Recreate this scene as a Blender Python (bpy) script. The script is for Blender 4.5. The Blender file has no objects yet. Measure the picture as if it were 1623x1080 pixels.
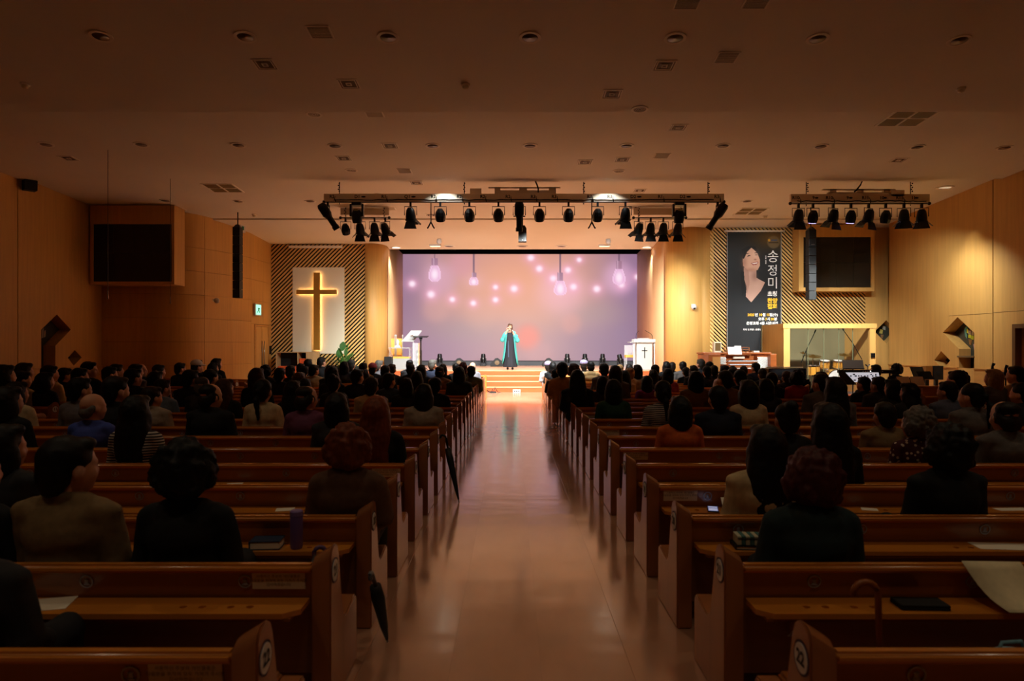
import bpy, bmesh, math, random
import numpy as np
from math import radians as R, sin, cos, pi
from mathutils import Vector, Matrix, noise
from mathutils.geometry import tessellate_polygon

random.seed(7)
SC = bpy.context.scene
COL = SC.collection
F = 1082.0          # focal length in pixels of the 1623 px wide frame
HC = 1.57           # camera height
HZ = 549.0          # horizon row
CX = 811.5

# ------------------------------------------------------------------ camera, world, exposure
cam = bpy.data.cameras.new('camera')
cam.sensor_width = 36.0
cam.lens = 24.0
cam.shift_y = 9.0 / 1623.0
cam.clip_end = 200
cam.dof.use_dof = True
cam.dof.focus_distance = 20.0
cam.dof.aperture_fstop = 3.2
camo = bpy.data.objects.new('camera', cam)
camo.location = (0, 0, HC)
camo.rotation_euler = (pi / 2, 0, 0)
COL.objects.link(camo)
SC.camera = camo
w = bpy.data.worlds.new('world')
SC.world = w
w.use_nodes = True
w.node_tree.nodes['Background'].inputs[0].default_value = (1.0, 0.72, 0.45, 1)
w.node_tree.nodes['Background'].inputs[1].default_value = 0.0
vs = SC.view_settings
vs.view_transform = 'Standard'
vs.look = 'None'
vs.gamma = 1.0
vs.use_curve_mapping = False
vs.exposure = 0.0
SC.cycles.max_bounces = 8
SC.cycles.diffuse_bounces = 5
SC.cycles.glossy_bounces = 4
SC.cycles.transparent_max_bounces = 12
SC.cycles.sample_clamp_indirect = 4.0
SC.cycles.caustics_reflective = False
SC.cycles.caustics_refractive = False
SC.cycles.use_denoising = True
# light levels, tuned together (watts of each spot)
E_STAGE, E_RIG, E_RIGHT, E_DOWN, E_SCREEN, E_HALL = 1650.0, 380.0, 740.0, 80.0, 1.0, 58.0
E_TOP = 750.0
WARM = (0.95, 1.0, 0.98)


def lin(c):
    r = []
    for v in c[:3]:
        v = v / 255.0
        r.append(v / 12.92 if v <= 0.04045 else ((v + 0.055) / 1.055) ** 2.4)
    return (r[0], r[1], r[2], 1.0)


def at(px, py, d):
    return Vector(((px - CX) * d / F, d, HC - (py - HZ) * d / F))


def atx(px, d):
    return (px - CX) * d / F


def atz(py, d):
    return HC - (py - HZ) * d / F


# ------------------------------------------------------------------ materials
MATS = {}


def mat(name, col, rough=0.6, metal=0.0, var=0.0, vscale=(4, 4, 4), bump=0.0, bscale=(30, 30, 30), emit=None, estr=0.0,
        coat=0.0, trans=0.0, alpha=1.0, spec=0.5, ior=1.45, attr=None, stripes=None, dots=None):
    if name in MATS:
        return MATS[name]
    m = bpy.data.materials.new(name)
    m.use_nodes = True
    nt = m.node_tree
    b = nt.nodes['Principled BSDF']
    c = lin(col)
    b.inputs['Base Color'].default_value = c
    b.inputs['Roughness'].default_value = rough
    b.inputs['Metallic'].default_value = metal
    b.inputs['Specular IOR Level'].default_value = spec
    b.inputs['IOR'].default_value = ior
    if coat:
        b.inputs['Coat Weight'].default_value = coat
        b.inputs['Coat Roughness'].default_value = 0.12
    if trans:
        b.inputs['Transmission Weight'].default_value = trans
    if alpha < 1:
        b.inputs['Alpha'].default_value = alpha
    tc = nt.nodes.new('ShaderNodeTexCoord')
    csock = None
    if var or stripes or dots:
        mp = nt.nodes.new('ShaderNodeMapping')
        mp.inputs['Scale'].default_value = vscale
        nt.links.new(tc.outputs['Object'], mp.inputs['Vector'])
        nz = nt.nodes.new('ShaderNodeTexNoise')
        nz.inputs['Scale'].default_value = 1.0
        nz.inputs['Detail'].default_value = 5.0
        nt.links.new(mp.outputs['Vector'], nz.inputs['Vector'])
        rp = nt.nodes.new('ShaderNodeValToRGB')
        rp.color_ramp.elements[0].position = 0.3
        rp.color_ramp.elements[1].position = 0.7
        rp.color_ramp.elements[0].color = tuple(max(0, x * (1 - var)) for x in c[:3]) + (1,)
        rp.color_ramp.elements[1].color = tuple(min(1, x * (1 + var)) for x in c[:3]) + (1,)
        nt.links.new(nz.outputs['Fac'], rp.inputs['Fac'])
        csock = rp.outputs['Color']
    if stripes:
        wv = nt.nodes.new('ShaderNodeTexWave')
        wv.bands_direction = 'Z'
        wv.inputs['Scale'].default_value = stripes[1]
        wv.inputs['Distortion'].default_value = 0.3
        nt.links.new(tc.outputs['Object'], wv.inputs['Vector'])
        r2 = nt.nodes.new('ShaderNodeValToRGB')
        r2.color_ramp.interpolation = 'CONSTANT'
        r2.color_ramp.elements[0].color = c
        r2.color_ramp.elements[1].position = 0.55
        r2.color_ramp.elements[1].color = lin(stripes[0])
        nt.links.new(wv.outputs['Fac'], r2.inputs['Fac'])
        csock = r2.outputs['Color']
    if dots:
        vo = nt.nodes.new('ShaderNodeTexVoronoi')
        vo.inputs['Scale'].default_value = dots[1]
        nt.links.new(tc.outputs['Object'], vo.inputs['Vector'])
        r2 = nt.nodes.new('ShaderNodeValToRGB')
        r2.color_ramp.interpolation = 'CONSTANT'
        r2.color_ramp.elements[0].color = lin(dots[0])
        r2.color_ramp.elements[1].position = 0.3
        r2.color_ramp.elements[1].color = c
        nt.links.new(vo.outputs['Distance'], r2.inputs['Fac'])
        csock = r2.outputs['Color']
    if attr:
        an = nt.nodes.new('ShaderNodeAttribute')
        an.attribute_name = attr
        csock = an.outputs['Color']
    if csock is not None:
        nt.links.new(csock, b.inputs['Base Color'])
    if bump:
        mp2 = nt.nodes.new('ShaderNodeMapping')
        mp2.inputs['Scale'].default_value = bscale
        nt.links.new(tc.outputs['Object'], mp2.inputs['Vector'])
        n2 = nt.nodes.new('ShaderNodeTexNoise')
        n2.inputs['Scale'].default_value = 1.0
        n2.inputs['Detail'].default_value = 3.0
        nt.links.new(mp2.outputs['Vector'], n2.inputs['Vector'])
        bp = nt.nodes.new('ShaderNodeBump')
        bp.inputs['Strength'].default_value = bump
        bp.inputs['Distance'].default_value = 0.02
        nt.links.new(n2.outputs['Fac'], bp.inputs['Height'])
        nt.links.new(bp.outputs['Normal'], b.inputs['Normal'])
    if emit is not None:
        b.inputs['Emission Strength'].default_value = estr
        if emit == 'attr':
            nt.links.new(csock, b.inputs['Emission Color'])
            nt.links.remove(b.inputs['Base Color'].links[0])
            b.inputs['Base Color'].default_value = (0.01, 0.01, 0.01, 1)
        else:
            b.inputs['Emission Color'].default_value = lin(emit)
    MATS[name] = m
    return m


M_CEIL = mat('ceiling_paint', (236, 229, 216), 0.9, var=0.03, vscale=(.5, .5, .5))
M_WOODWALL = mat('ash_veneer', (204, 156, 84), 0.55, var=0.07, vscale=(14, 14, 0.8))
M_WOODDARK = mat('ash_veneer_skirting', (190, 138, 70), 0.5, var=0.1, vscale=(2, 2, 20))
M_SEAM = mat('seam_dark', (60, 38, 18), 0.8)
M_FLOOR = mat('vinyl_floor', (192, 144, 116), 0.14, var=0.10, vscale=(3, 1.2, 3), bump=0.16, bscale=(1.3, 3.4, 1), spec=0.5, ior=2.9)
M_STAGEFLOOR = mat('stage_wood', (178, 86, 46), 0.32, var=0.16, vscale=(1.2, 14, 10))
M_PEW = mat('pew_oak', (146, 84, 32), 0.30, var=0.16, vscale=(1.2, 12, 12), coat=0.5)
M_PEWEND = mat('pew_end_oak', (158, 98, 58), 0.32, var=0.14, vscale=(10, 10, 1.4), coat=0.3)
M_SHELF_LITRAIL = mat('shelf_and_lit_rail_oak', (206, 130, 46), 0.28, var=0.14, vscale=(1.2, 12, 12), coat=0.6)
M_BLACK = mat('matt_black', (12, 12, 13), 0.7)
M_BLACKM = mat('black_metal', (16, 16, 18), 0.38, 0.3)
M_VOID = mat('void_black', (4, 4, 4), 0.95, spec=0.1)
M_GREYM = mat('truss_grey', (224, 208, 184), 0.5, 0.1)
M_STEEL = mat('steel_tube', (150, 145, 140), 0.3, 0.9)
M_WHITE = mat('white_paint', (208, 205, 200), 0.5)
M_TRIM = mat('cream_trim', (248, 240, 226), 0.6)
M_LOUVRE = mat('louvre_brown', (112, 90, 64), 0.6)
M_CONE = mat('downlight_reflector', (150, 126, 110), 0.35, 0.0)
M_SLAT = mat('slat_ash', (226, 182, 108), 0.5, var=0.08, vscale=(3, 3, 3))
M_CLEAR = mat('acrylic', (240, 246, 248), 0.05, trans=0.0, alpha=0.22, spec=0.8)
M_FROST = mat('frosted_acrylic', (180, 182, 180), 0.3, alpha=0.8)
M_GLASS = mat('booth_glass', (40, 44, 34), 0.02, alpha=0.12, spec=0.35)
M_CHROME = mat('chrome', (225, 225, 225), 0.12, 1.0)
M_SKIN = mat('skin', (205, 150, 120), 0.55)
M_PAPER = mat('paper', (236, 228, 208), 0.8)
M_WHITEE = mat('white_key', (245, 243, 238), 0.4)
M_ORGAN = mat('organ_walnut', (150, 78, 34), 0.4, var=0.2, vscale=(2, 2, 18))
M_ORANGE = mat('cushion_orange', (222, 92, 40), 0.8, var=0.1, vscale=(20, 20, 20))
M_LEAF = mat('leaf_green', (60, 112, 44), 0.45, var=0.3, vscale=(8, 8, 8))
M_GOLD = mat('cross_gilt', (176, 124, 44), 0.45, 0.2)
M_CREAM = mat('cream_panel', (232, 224, 196), 0.7)
M_SCRDARK = mat('display_off', (20, 15, 10), 0.35)
M_LAMP = mat('lamp_lens', (255, 250, 240), 0.4, emit=(255, 244, 228), estr=4.0)
M_LAMPV = mat('lamp_lens_violet', (220, 200, 255), 0.4, emit=(190, 170, 255), estr=5.0)
M_LAMPOFF = mat('lamp_lens_dark', (70, 70, 80), 0.1)


# ------------------------------------------------------------------ mesh builder
class MB:
    def __init__(s):
        s.v = []
        s.f = []

    def add(s, vs_, fs_):
        o = len(s.v)
        s.v += [tuple(p) for p in vs_]
        s.f += [tuple(i + o for i in f) for f in fs_]
        return s

    def box(s, x0, x1, y0, y1, z0, z1, m=None):
        vv = [Vector(p) for p in ((x0, y0, z0), (x1, y0, z0), (x1, y1, z0), (x0, y1, z0), (x0, y0, z1), (x1, y0, z1), (x1, y1, z1), (x0, y1, z1))]
        if m is not None:
            vv = [m @ p for p in vv]
        return s.add(vv, [(0, 3, 2, 1), (4, 5, 6, 7), (0, 1, 5, 4), (1, 2, 6, 5), (2, 3, 7, 6), (3, 0, 4, 7)])

    def cbox(s, c, size, m=None):
        return s.box(c[0] - size[0] / 2, c[0] + size[0] / 2, c[1] - size[1] / 2, c[1] + size[1] / 2, c[2] - size[2] / 2, c[2] + size[2] / 2, m)

    def tube(s, pts, r, n=8, caps=True):
        pts = [Vector(p) for p in pts]
        rs = r if isinstance(r, (list, tuple)) else [r] * len(pts)
        rings = []
        for i, p in enumerate(pts):
            t = (pts[min(i + 1, len(pts) - 1)] - pts[max(i - 1, 0)])
            if t.length < 1e-9:
                t = Vector((0, 0, 1))
            t.normalize()
            up = Vector((0, 0, 1)) if abs(t.z) < 0.9 else Vector((0, 1, 0))
            a = t.cross(up).normalized()
            b = t.cross(a).normalized()
            rings.append([p + rs[i] * (cos(2 * pi * k / n) * a + sin(2 * pi * k / n) * b) for k in range(n)])
        vv = [q for rg in rings for q in rg]
        ff = []
        for i in range(len(pts) - 1):
            for k in range(n):
                ff.append((i * n + k, i * n + (k + 1) % n, (i + 1) * n + (k + 1) % n, (i + 1) * n + k))
        if caps:
            ff.append(tuple(range(n)))
            ff.append(tuple(range((len(pts) - 1) * n, len(pts) * n)))
        return s.add(vv, ff)

    def lathe(s, prof, n=16, m=None, caps=True):
        vv, ff = [], []
        for (r, z) in prof:
            for k in range(n):
                p = Vector((r * cos(2 * pi * k / n), r * sin(2 * pi * k / n), z))
                vv.append(m @ p if m is not None else p)
        for i in range(len(prof) - 1):
            for k in range(n):
                ff.append((i * n + k, i * n + (k + 1) % n, (i + 1) * n + (k + 1) % n, (i + 1) * n + k))
        if caps:
            ff.append(tuple(range(n)))
            ff.append(tuple(range((len(prof) - 1) * n, len(prof) * n)))
        return s.add(vv, ff)

    def ell(s, c, r, nu=14, nv=9, m=None):
        vv, ff = [], []
        c = Vector(c)
        for j in range(nv + 1):
            th = pi * j / nv
            for k in range(nu):
                ph = 2 * pi * k / nu
                p = Vector((r[0] * sin(th) * cos(ph), r[1] * sin(th) * sin(ph), r[2] * cos(th)))
                if m is not None:
                    p = m @ p
                vv.append(p + c)
        for j in range(nv):
            for k in range(nu):
                ff.append((j * nu + k, (j + 1) * nu + k, (j + 1) * nu + (k + 1) % nu, j * nu + (k + 1) % nu))
        return s.add(vv, ff)

    def poly(s, loops, frame, t0, t1, rims=None):
        """extruded polygon with holes; frame(u,v,t)->point; loops[0] outer"""
        tri = tessellate_polygon([[Vector((u, v, 0)) for u, v in lp] for lp in loops])
        flat = [p for lp in loops for p in lp]
        n = len(flat)
        vv = [frame(u, v, t0) for u, v in flat] + [frame(u, v, t1) for u, v in flat]
        ff = [tuple(t) for t in tri] + [tuple(i + n for i in reversed(t)) for t in tri]
        o = 0
        for lp in loops:
            k = len(lp)
            for i in range(k):
                a, b = o + i, o + (i + 1) % k
                ff.append((a, b, b + n, a + n))
            o += k
        return s.add(vv, ff)

    def mesh(s, name):
        me = bpy.data.meshes.new(name)
        me.from_pydata(s.v, [], s.f)
        bm = bmesh.new()
        bm.from_mesh(me)
        bmesh.ops.recalc_face_normals(bm, faces=bm.faces)
        bm.to_mesh(me)
        bm.free()
        return me

    def build(s, name, m, parent=None, smooth=False, bevel=0.0, loc=None, seg=2):
        me = s.mesh(name)
        if bevel:
            bm = bmesh.new()
            bm.from_mesh(me)
            es = [e for e in bm.edges if e.is_manifold and e.calc_face_angle(0) > 0.5]
            bmesh.ops.bevel(bm, geom=es, offset=bevel, segments=seg, affect='EDGES', profile=0.5)
            bm.to_mesh(me)
            bm.free()
        if smooth:
            me.shade_smooth() if smooth is True else smooth_by(me, smooth)
        return obj(name, me, m, parent, loc)


def smooth_by(me, ang):
    me.shade_smooth()
    me.set_sharp_from_angle(angle=ang)


def obj(name, me, m, parent=None, loc=None):
    o = bpy.data.objects.new(name, me)
    COL.objects.link(o)
    if m is not None:
        if len(me.materials) == 0:
            me.materials.append(m)
        elif me.materials[0] != m:
            o.material_slots[0].link = 'OBJECT'
            o.material_slots[0].material = m
    if parent is not None:
        o.parent = parent
    if loc is not None:
        o.location = loc
    return o


def tag(o, label, cat, group=None):
    o['label'] = label
    o['category'] = cat
    if group:
        o['group'] = group
    return o


def thing(name, label, cat, loc=(0, 0, 0), rz=0.0, group=None, scale=None):
    o = bpy.data.objects.new(name, None)
    o.empty_display_size = 0.1
    COL.objects.link(o)
    o.location = loc
    o.rotation_euler = (0, 0, rz)
    if scale:
        o.scale = scale
    return tag(o, label, cat, group)


def struct(o):
    o['kind'] = 'structure'
    return o


def sempty(name):
    o = bpy.data.objects.new(name, None)
    COL.objects.link(o)
    o['kind'] = 'structure'
    return o


TXT = {}


def text_mesh(body, size, bold=0.0, align='CENTER', spacing=1.0, line=1.0):
    key = (body, size, bold, align, spacing, line)
    if key in TXT:
        return TXT[key]
    c = bpy.data.curves.new('txt', 'FONT')
    c.body = body
    c.size = size
    c.align_x = align
    c.align_y = 'CENTER'
    c.offset = bold
    c.space_character = spacing
    c.space_line = line
    c.resolution_u = 2
    o = bpy.data.objects.new('txt', c)
    COL.objects.link(o)
    dg = bpy.context.evaluated_depsgraph_get()
    me = bpy.data.meshes.new_from_object(o.evaluated_get(dg))
    bpy.data.objects.remove(o)
    bpy.data.curves.remove(c)
    me.name = 'lettering'
    TXT[key] = me
    return me


def text(name, body, size, m, parent, loc, rot=(pi / 2, 0, 0), bold=0.0, align='CENTER', spacing=1.0, line=1.0, sx=1.0):
    o = obj(name, text_mesh(body, size, bold, align, spacing, line), m, parent, loc)
    o.rotation_euler = rot
    o.scale = (sx, 1, 1)
    return o


ORD = ['first', 'second', 'third', 'fourth', 'fifth', 'sixth', 'seventh', 'eighth', 'ninth', 'tenth', 'eleventh', 'twelfth', 'thirteenth',
       'fourteenth', 'fifteenth', 'sixteenth', 'seventeenth', 'eighteenth', 'nineteenth', 'twentieth', 'twenty-first', 'twenty-second',
       'twenty-third', 'twenty-fourth', 'twenty-fifth', 'twenty-sixth', 'twenty-seventh', 'twenty-eighth', 'twenty-ninth', 'thirtieth']


def spot(name, parent, loc, target, energy, angle, blend=0.6, col=WARM, r=0.06):
    l = bpy.data.lights.new(name, 'SPOT')
    l.energy = energy
    l.spot_size = R(angle)
    l.spot_blend = blend
    l.color = col
    l.shadow_soft_size = r
    o = bpy.data.objects.new(name, l)
    COL.objects.link(o)
    o.location = loc
    o.rotation_euler = (Vector(target) - Vector(loc)).to_track_quat('-Z', 'Y').to_euler()
    if parent is not None:
        o.parent = parent
        o.matrix_parent_inverse = Matrix.Translation(parent.location).inverted()
    return o


# ================================================================== STRUCTURE
def P1(d):
    return 6.015 + .09 * (9.81 - max(d, 7.0))


def P2(d):
    return 5.815 + .045 * (14.4 - d)


def P3(d):
    return 5.67 + .045 * (19.3 - d) if d <= 21.41 else 5.53 - .0587 * (d - 21.4)


def ceil_z(d):
    return P1(d) if d < 12.3 else (P2(d) if d < 16.85 else P3(d))


def ceil_strip(name, fn, d0, d1, x0=-12.6, x1=13.4, th=0.5):
    mb = MB()
    z0, z1 = fn(d0), fn(d1)
    mb.add([(x0, d0, z0), (x1, d0, z0), (x1, d1, z1), (x0, d1, z1), (x0, d0, z0 + th), (x1, d0, z0 + th), (x1, d1, z1 + th), (x0, d1, z1 + th)],
           [(0, 1, 2, 3), (7, 6, 5, 4), (0, 4, 5, 1), (1, 5, 6, 2), (2, 6, 7, 3), (3, 7, 4, 0)])
    return struct(mb.build(name, M_CEIL))


ceil_strip('ceiling', P1, -5, 7)
ceil_strip('ceiling', P1, 7, 12.3)
ceil_strip('ceiling', P2, 12.3, 16.85)
ceil_strip('ceiling', P3, 16.85, 21.4)
ceil_strip('ceiling', lambda d: P3(max(d, 21.42)), 21.4, 26.0)

fl = sempty('floor')
MB().box(-12.6, 13.4, -5, 24.6, -.2, -.004).build('floor_base', M_FLOOR, fl)
xs = [-12.2 + .44 * i for i in range(0, 56)]
xs = [x - xs[27] + (-.30) for x in xs]
sheet = None
for i, x in enumerate(xs):
    if x < -2.6 or x > 2.4:
        continue
    mb = MB().box(0.0015, .4385, -3, 23.27, -.004, 0)
    o = mb.build('vinyl_strip', M_FLOOR, fl)
    o.location.x = x

# walls ----------------------------------------------------------------
# right side wall with diamond niches
WR = sempty('wall_right')


def frame_right(u, v, t):
    return Vector((12.1 + t, u, v))


big_r = [(19.17, 1.95), (18.54, 2.36), (17.87, 1.92), (17.87, .98), (18.48, .98), (18.48, 1.50)]
small_r = [(19.56, 1.165), (19.25, 1.43), (18.85, 1.175), (19.17, .925)]
door_r = [(15.2, 0.02), (16.36, 0.02), (16.36, 2.02), (15.2, 2.02)]
seams_r = [17.17]
MB().poly([[(17.19, 0), (21.9, 0), (21.9, 6.6), (17.19, 6.6)], big_r, small_r], frame_right, 0, .5).build('wall_panel', M_WOODWALL, WR)
MB().poly([[(-5, 0), (17.16, 0), (17.16, 6.6), (-5, 6.6)], door_r], frame_right, 0, .5).build('wall_panel', M_WOODWALL, WR)
MB().box(12.13, 12.5, 17.15, 17.2, 0, 6.6).build('wall_joint', M_SEAM, WR)
for (u0, u1, zz) in ((17.19, 17.87, 2.40), (17.9, 18.9, 2.405), (-5, 17.16, 2.41)):
    MB().box(12.094, 12.12, u0, u1, zz, zz + .006).build('panel_joint', M_SEAM, WR)
# wainscot
for (u0, u1) in ((18.50, 21.9), (17.20, 17.85), (16.50, 17.15)):
    MB().box(12.075, 12.1, u0, u1, 0.1, .97).build('wainscot', M_WOODDARK, WR)
    MB().box(12.05, 12.1, u0, u1, .97, 1.0).build('wainscot_cap', M_WOODDARK, WR)
M_PANE = mat('niche_glass', (58, 60, 52), 0.2)
MB().box(12.42, 12.44, 17.8, 19.2, .97, 2.4).build('niche_pane', M_PANE, WR)
MB().box(12.42, 12.44, 18.8, 19.6, .9, 1.45).build('niche_pane', mat('niche_glass_blue', (40, 44, 64), 0.2), WR)
# ledge in the tall slot
MB().box(12.06, 12.42, 17.86, 18.5, 1.27, 1.31).build('niche_ledge', mat('ledge_brown', (110, 84, 54), 0.5), WR)


def shard(parent, frame, pts, col, t=0.31):
    nm = 'glass_%d_%d_%d' % col
    MB().poly([pts], frame, t, t + .012).build('glass_piece', mat(nm, col, 0.25), parent)


def frame_lens(u, v, t):
    return Vector((12.1 + t, u, v))


for pts, c in (
        ([(18.72, 2.06), (18.62, 2.13), (18.58, 2.06), (18.66, 1.98)], (90, 160, 140)),
        ([(18.74, 2.04), (18.70, 1.86), (18.64, 1.78), (18.62, 1.86), (18.66, 1.97)], (96, 150, 130)),
        ([(18.62, 2.05), (18.56, 2.02), (18.58, 1.92), (18.64, 1.94)], (214, 214, 60)),
        ([(18.55, 2.1), (18.40, 2.1), (18.36, 2.0), (18.46, 1.97)], (110, 58, 24)),
        ([(18.57, 2.0), (18.46, 1.98), (18.44, 1.88), (18.56, 1.9)], (226, 218, 200)),
        ([(18.42, 1.99), (18.33, 1.98), (18.34, 1.86), (18.43, 1.87)], (220, 210, 196)),
        ([(18.56, 1.89), (18.46, 1.87), (18.47, 1.78), (18.57, 1.8)], (206, 206, 50)),
        ([(18.45, 1.86), (18.34, 1.85), (18.37, 1.74), (18.46, 1.76)], (188, 196, 40)),
        ([(18.56, 1.77), (18.42, 1.74), (18.46, 1.60), (18.53, 1.62)], (132, 92, 48)),
        ([(18.37, 1.62), (18.22, 1.66), (18.12, 1.48), (18.20, 1.36), (18.32, 1.42)], (182, 136, 156)),
        ([(18.24, 1.64), (18.12, 1.62), (18.14, 1.5), (18.22, 1.52)], (196, 196, 60)),
        ([(18.10, 1.56), (18.0, 1.5), (18.02, 1.38), (18.12, 1.42)], (92, 110, 60))):
    shard(WR, frame_lens, pts, c)
# door on the right wall
dr = sempty('door_1')
MB().box(12.2, 12.25, 15.22, 16.34, .02, 2.0).build('door_leaf', M_WOODDARK, dr)
for (a, b, z0, z1) in ((15.12, 15.22, 0, 2.1), (16.34, 16.44, 0, 2.1), (15.22, 16.34, 2.0, 2.1)):
    MB().box(12.04, 12.2, a, b, z0, z1).build('door_frame', mat('door_frame_dark', (96, 60, 24), 0.5), dr)

# left side wall
WL = sempty('wall_left')


def frame_left(u, v, t):
    return Vector((-12.2 - t, u, v))


big_l = [(17.69, 2.0), (18.30, 2.42), (18.88, 2.03), (18.24, 1.58), (18.24, .98), (17.69, .98)]
small_l = [(18.75, 1.25), (19.05, 1.46), (19.36, 1.25), (19.0, 1.03)]
MB().poly([[(16.87, 0), (20.6, 0), (20.6, 6.6), (16.87, 6.6)], big_l, small_l], frame_left, 0, .5).build('wall_panel', M_WOODWALL, WL)
MB().box(-12.7, -12.2, -5, 16.84, 0, 6.6).build('wall_panel', M_WOODWALL, WL)
MB().box(-12.6, -12.23, 16.83, 16.88, 0, 6.6).build('wall_joint', M_SEAM, WL)
for (u0, u1) in ((18.27, 20.5), (16.88, 17.66), (12, 16.83)):
    MB().box(-12.2, -12.175, u0, u1, .1, .97).build('wainscot', M_WOODDARK, WL)
    MB().box(-12.2, -12.15, u0, u1, .97, 1.0).build('wainscot_cap', M_WOODDARK, WL)
MB().box(-12.54, -12.52, 17.6, 18.95, .95, 2.45).build('niche_pane', M_PANE, WL)
MB().box(-12.54, -12.52, 18.7, 19.4, 1.0, 1.5).build('niche_pane', MATS['niche_glass_blue'], WL)


def frame_lensl(u, v, t):
    return Vector((-12.2 - t, u, v))


for pts, c in (([(18.05, 1.78), (18.13, 1.80), (18.12, 2.02), (18.07, 1.98)], (150, 140, 120)),
               ([(18.15, 1.78), (18.22, 1.79), (18.24, 2.06), (18.17, 2.0)], (132, 126, 116)),
               ([(18.24, 1.80), (18.31, 1.82), (18.32, 2.0), (18.26, 1.98)], (140, 130, 110))):
    shard(WL, frame_lensl, pts, c)

MB().box(-12.7, 12.7, -5.2, -5, 0, 6.9).build('wall_back', mat('back_wall_paint', (70, 50, 34), 0.8))['kind'] = 'structure'

# curved panelled wall front-left
WC = sempty('wall_front_left')
path = [(-12.2, 20.3), (-10.9, 20.33), (-9.75, 20.6), (-9.35, 21.35), (-9.05, 22.2), (-8.9, 23.3)]
path_door = [(-8.9, 23.3), (-8.86, 24.3), (-8.83, 25.05)]


def curved(p, q, n=4):
    return [(p[0] + (q[0] - p[0]) * i / n, p[1] + (q[1] - p[1]) * i / n) for i in range(n + 1)]


def wall_piece(a, b, z0, z1, parent, name='wall_panel', th=.12, m=None, gap=.006):
    a, b = Vector((a[0], a[1], 0)), Vector((b[0], b[1], 0))
    t = (b - a).normalized()
    n = Vector((t.y, -t.x, 0))       # faces the hall
    a, b = a + t * gap / 2, b - t * gap / 2
    mb = MB()
    vv = []
    for z in (z0 + gap / 2, z1 - gap / 2):
        vv += [(a.x, a.y, z), (b.x, b.y, z), (b.x - n.x * th, b.y - n.y * th, z), (a.x - n.x * th, a.y - n.y * th, z)]
    mb.add(vv, [(0, 1, 2, 3), (7, 6, 5, 4), (0, 4, 5, 1), (1, 5, 6, 2), (2, 6, 7, 3), (3, 7, 4, 0)])
    return mb.build(name, m or M_WOODWALL, parent)


zrows = [0, .98, 1.7, 2.42, 3.14, 3.86, 4.58, 5.75]
WCOLS = [[(-12.2, 20.3), (-10.9, 20.32)], [(-10.895, 20.32), (-10.55, 20.34), (-10.2, 20.42), (-9.9, 20.58), (-9.66, 20.82), (-9.50, 21.1)],
         [(-9.496, 21.108), (-9.36, 21.42), (-9.22, 21.8), (-9.10, 22.2)], [(-9.098, 22.206), (-9.0, 22.7), (-8.9, 23.3)]]
for colpts in WCOLS:
    for z0, z1 in zip(zrows[:-1], zrows[1:]):
        mbw = MB()
        nn_ = len(colpts)
        mbw.add([(x, y, z0 + .003) for x, y in colpts] + [(x, y, z1 - .003) for x, y in colpts] + [(x - .05, y + .05, z0 + .003) for x, y in colpts] + [(x - .05, y + .05, z1 - .003) for x, y in colpts],
                [(i, i + 1, nn_ + i + 1, nn_ + i) for i in range(nn_ - 1)] + [(2 * nn_ + i + 1, 2 * nn_ + i, 3 * nn_ + i, 3 * nn_ + i + 1) for i in range(nn_ - 1)]
                + [(i + 1, i, 2 * nn_ + i, 2 * nn_ + i + 1) for i in range(nn_ - 1)] + [(nn_ + i, nn_ + i + 1, 3 * nn_ + i + 1, 3 * nn_ + i) for i in range(nn_ - 1)]
                + [(0, nn_, 3 * nn_, 2 * nn_), (nn_ - 1, 3 * nn_ - 1, 4 * nn_ - 1, 2 * nn_ - 1)])
        mbw.build('wall_panel', M_WOODWALL, WC, smooth=R(40))
path = [(-12.2, 20.37), (-10.9, 20.4), (-9.95, 20.7), (-9.52, 21.3), (-9.15, 22.3), (-8.97, 23.3)]
for a, b in zip(path[:-1], path[1:]):
    wall_piece((a[0] - .02, a[1] + .06), (b[0] - .02, b[1] + .06), 0, 5.75, WC, 'wall_backing', m=M_SEAM)
DZ = 2.28
for a, b in zip(path_door[:-1], path_door[1:]):
    for z0, z1 in zip([DZ + .06, 3.14, 3.86, 4.58], [3.14, 3.86, 4.58, 5.75]):
        wall_piece(a, b, z0, z1, WC)
wall_piece((-8.9, 23.3), (-8.885, 23.55), 0, DZ + .06, WC)
wall_piece((-8.84, 24.78), (-8.83, 25.05), 0, DZ + .06, WC)
wall_piece((-8.98, 23.3), (-8.92, 25.05), 0, 5.75, WC, 'wall_backing', m=M_SEAM)
dl = sempty('door_2')
for k, (y0, y1) in enumerate(((23.60, 24.16), (24.18, 24.74))):
    x0, x1 = -8.885 + (y0 - 23.55) * .035, -8.885 + (y1 - 23.55) * .035
    wall_piece((x0, y0), (x1, y1), .02, DZ - .02, dl, 'door_leaf', th=.05)
    lf = wall_piece((x0 + .012, y0 + .07), (x1 + .012, y1 - .07), .12, DZ - .12, dl, 'door_panel', th=.02)
    yy = 24.09 if k == 0 else 24.25
    MB().tube([(x1 + .05, yy, .85), (x1 + .05, yy, 1.75)], .016).build('door_handle', M_STEEL, dl, True)
wall_piece((-8.87, 23.53), (-8.85, 23.6), 0, DZ + .05, dl, 'door_frame', th=.08, m=M_WOODDARK)
wall_piece((-8.83, 24.74), (-8.82, 24.81), 0, DZ + .05, dl, 'door_frame', th=.08, m=M_WOODDARK)
wall_piece((-8.87, 23.6), (-8.83, 24.74), DZ - .02, DZ + .05, dl, 'door_frame', th=.08, m=M_WOODDARK)


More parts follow.
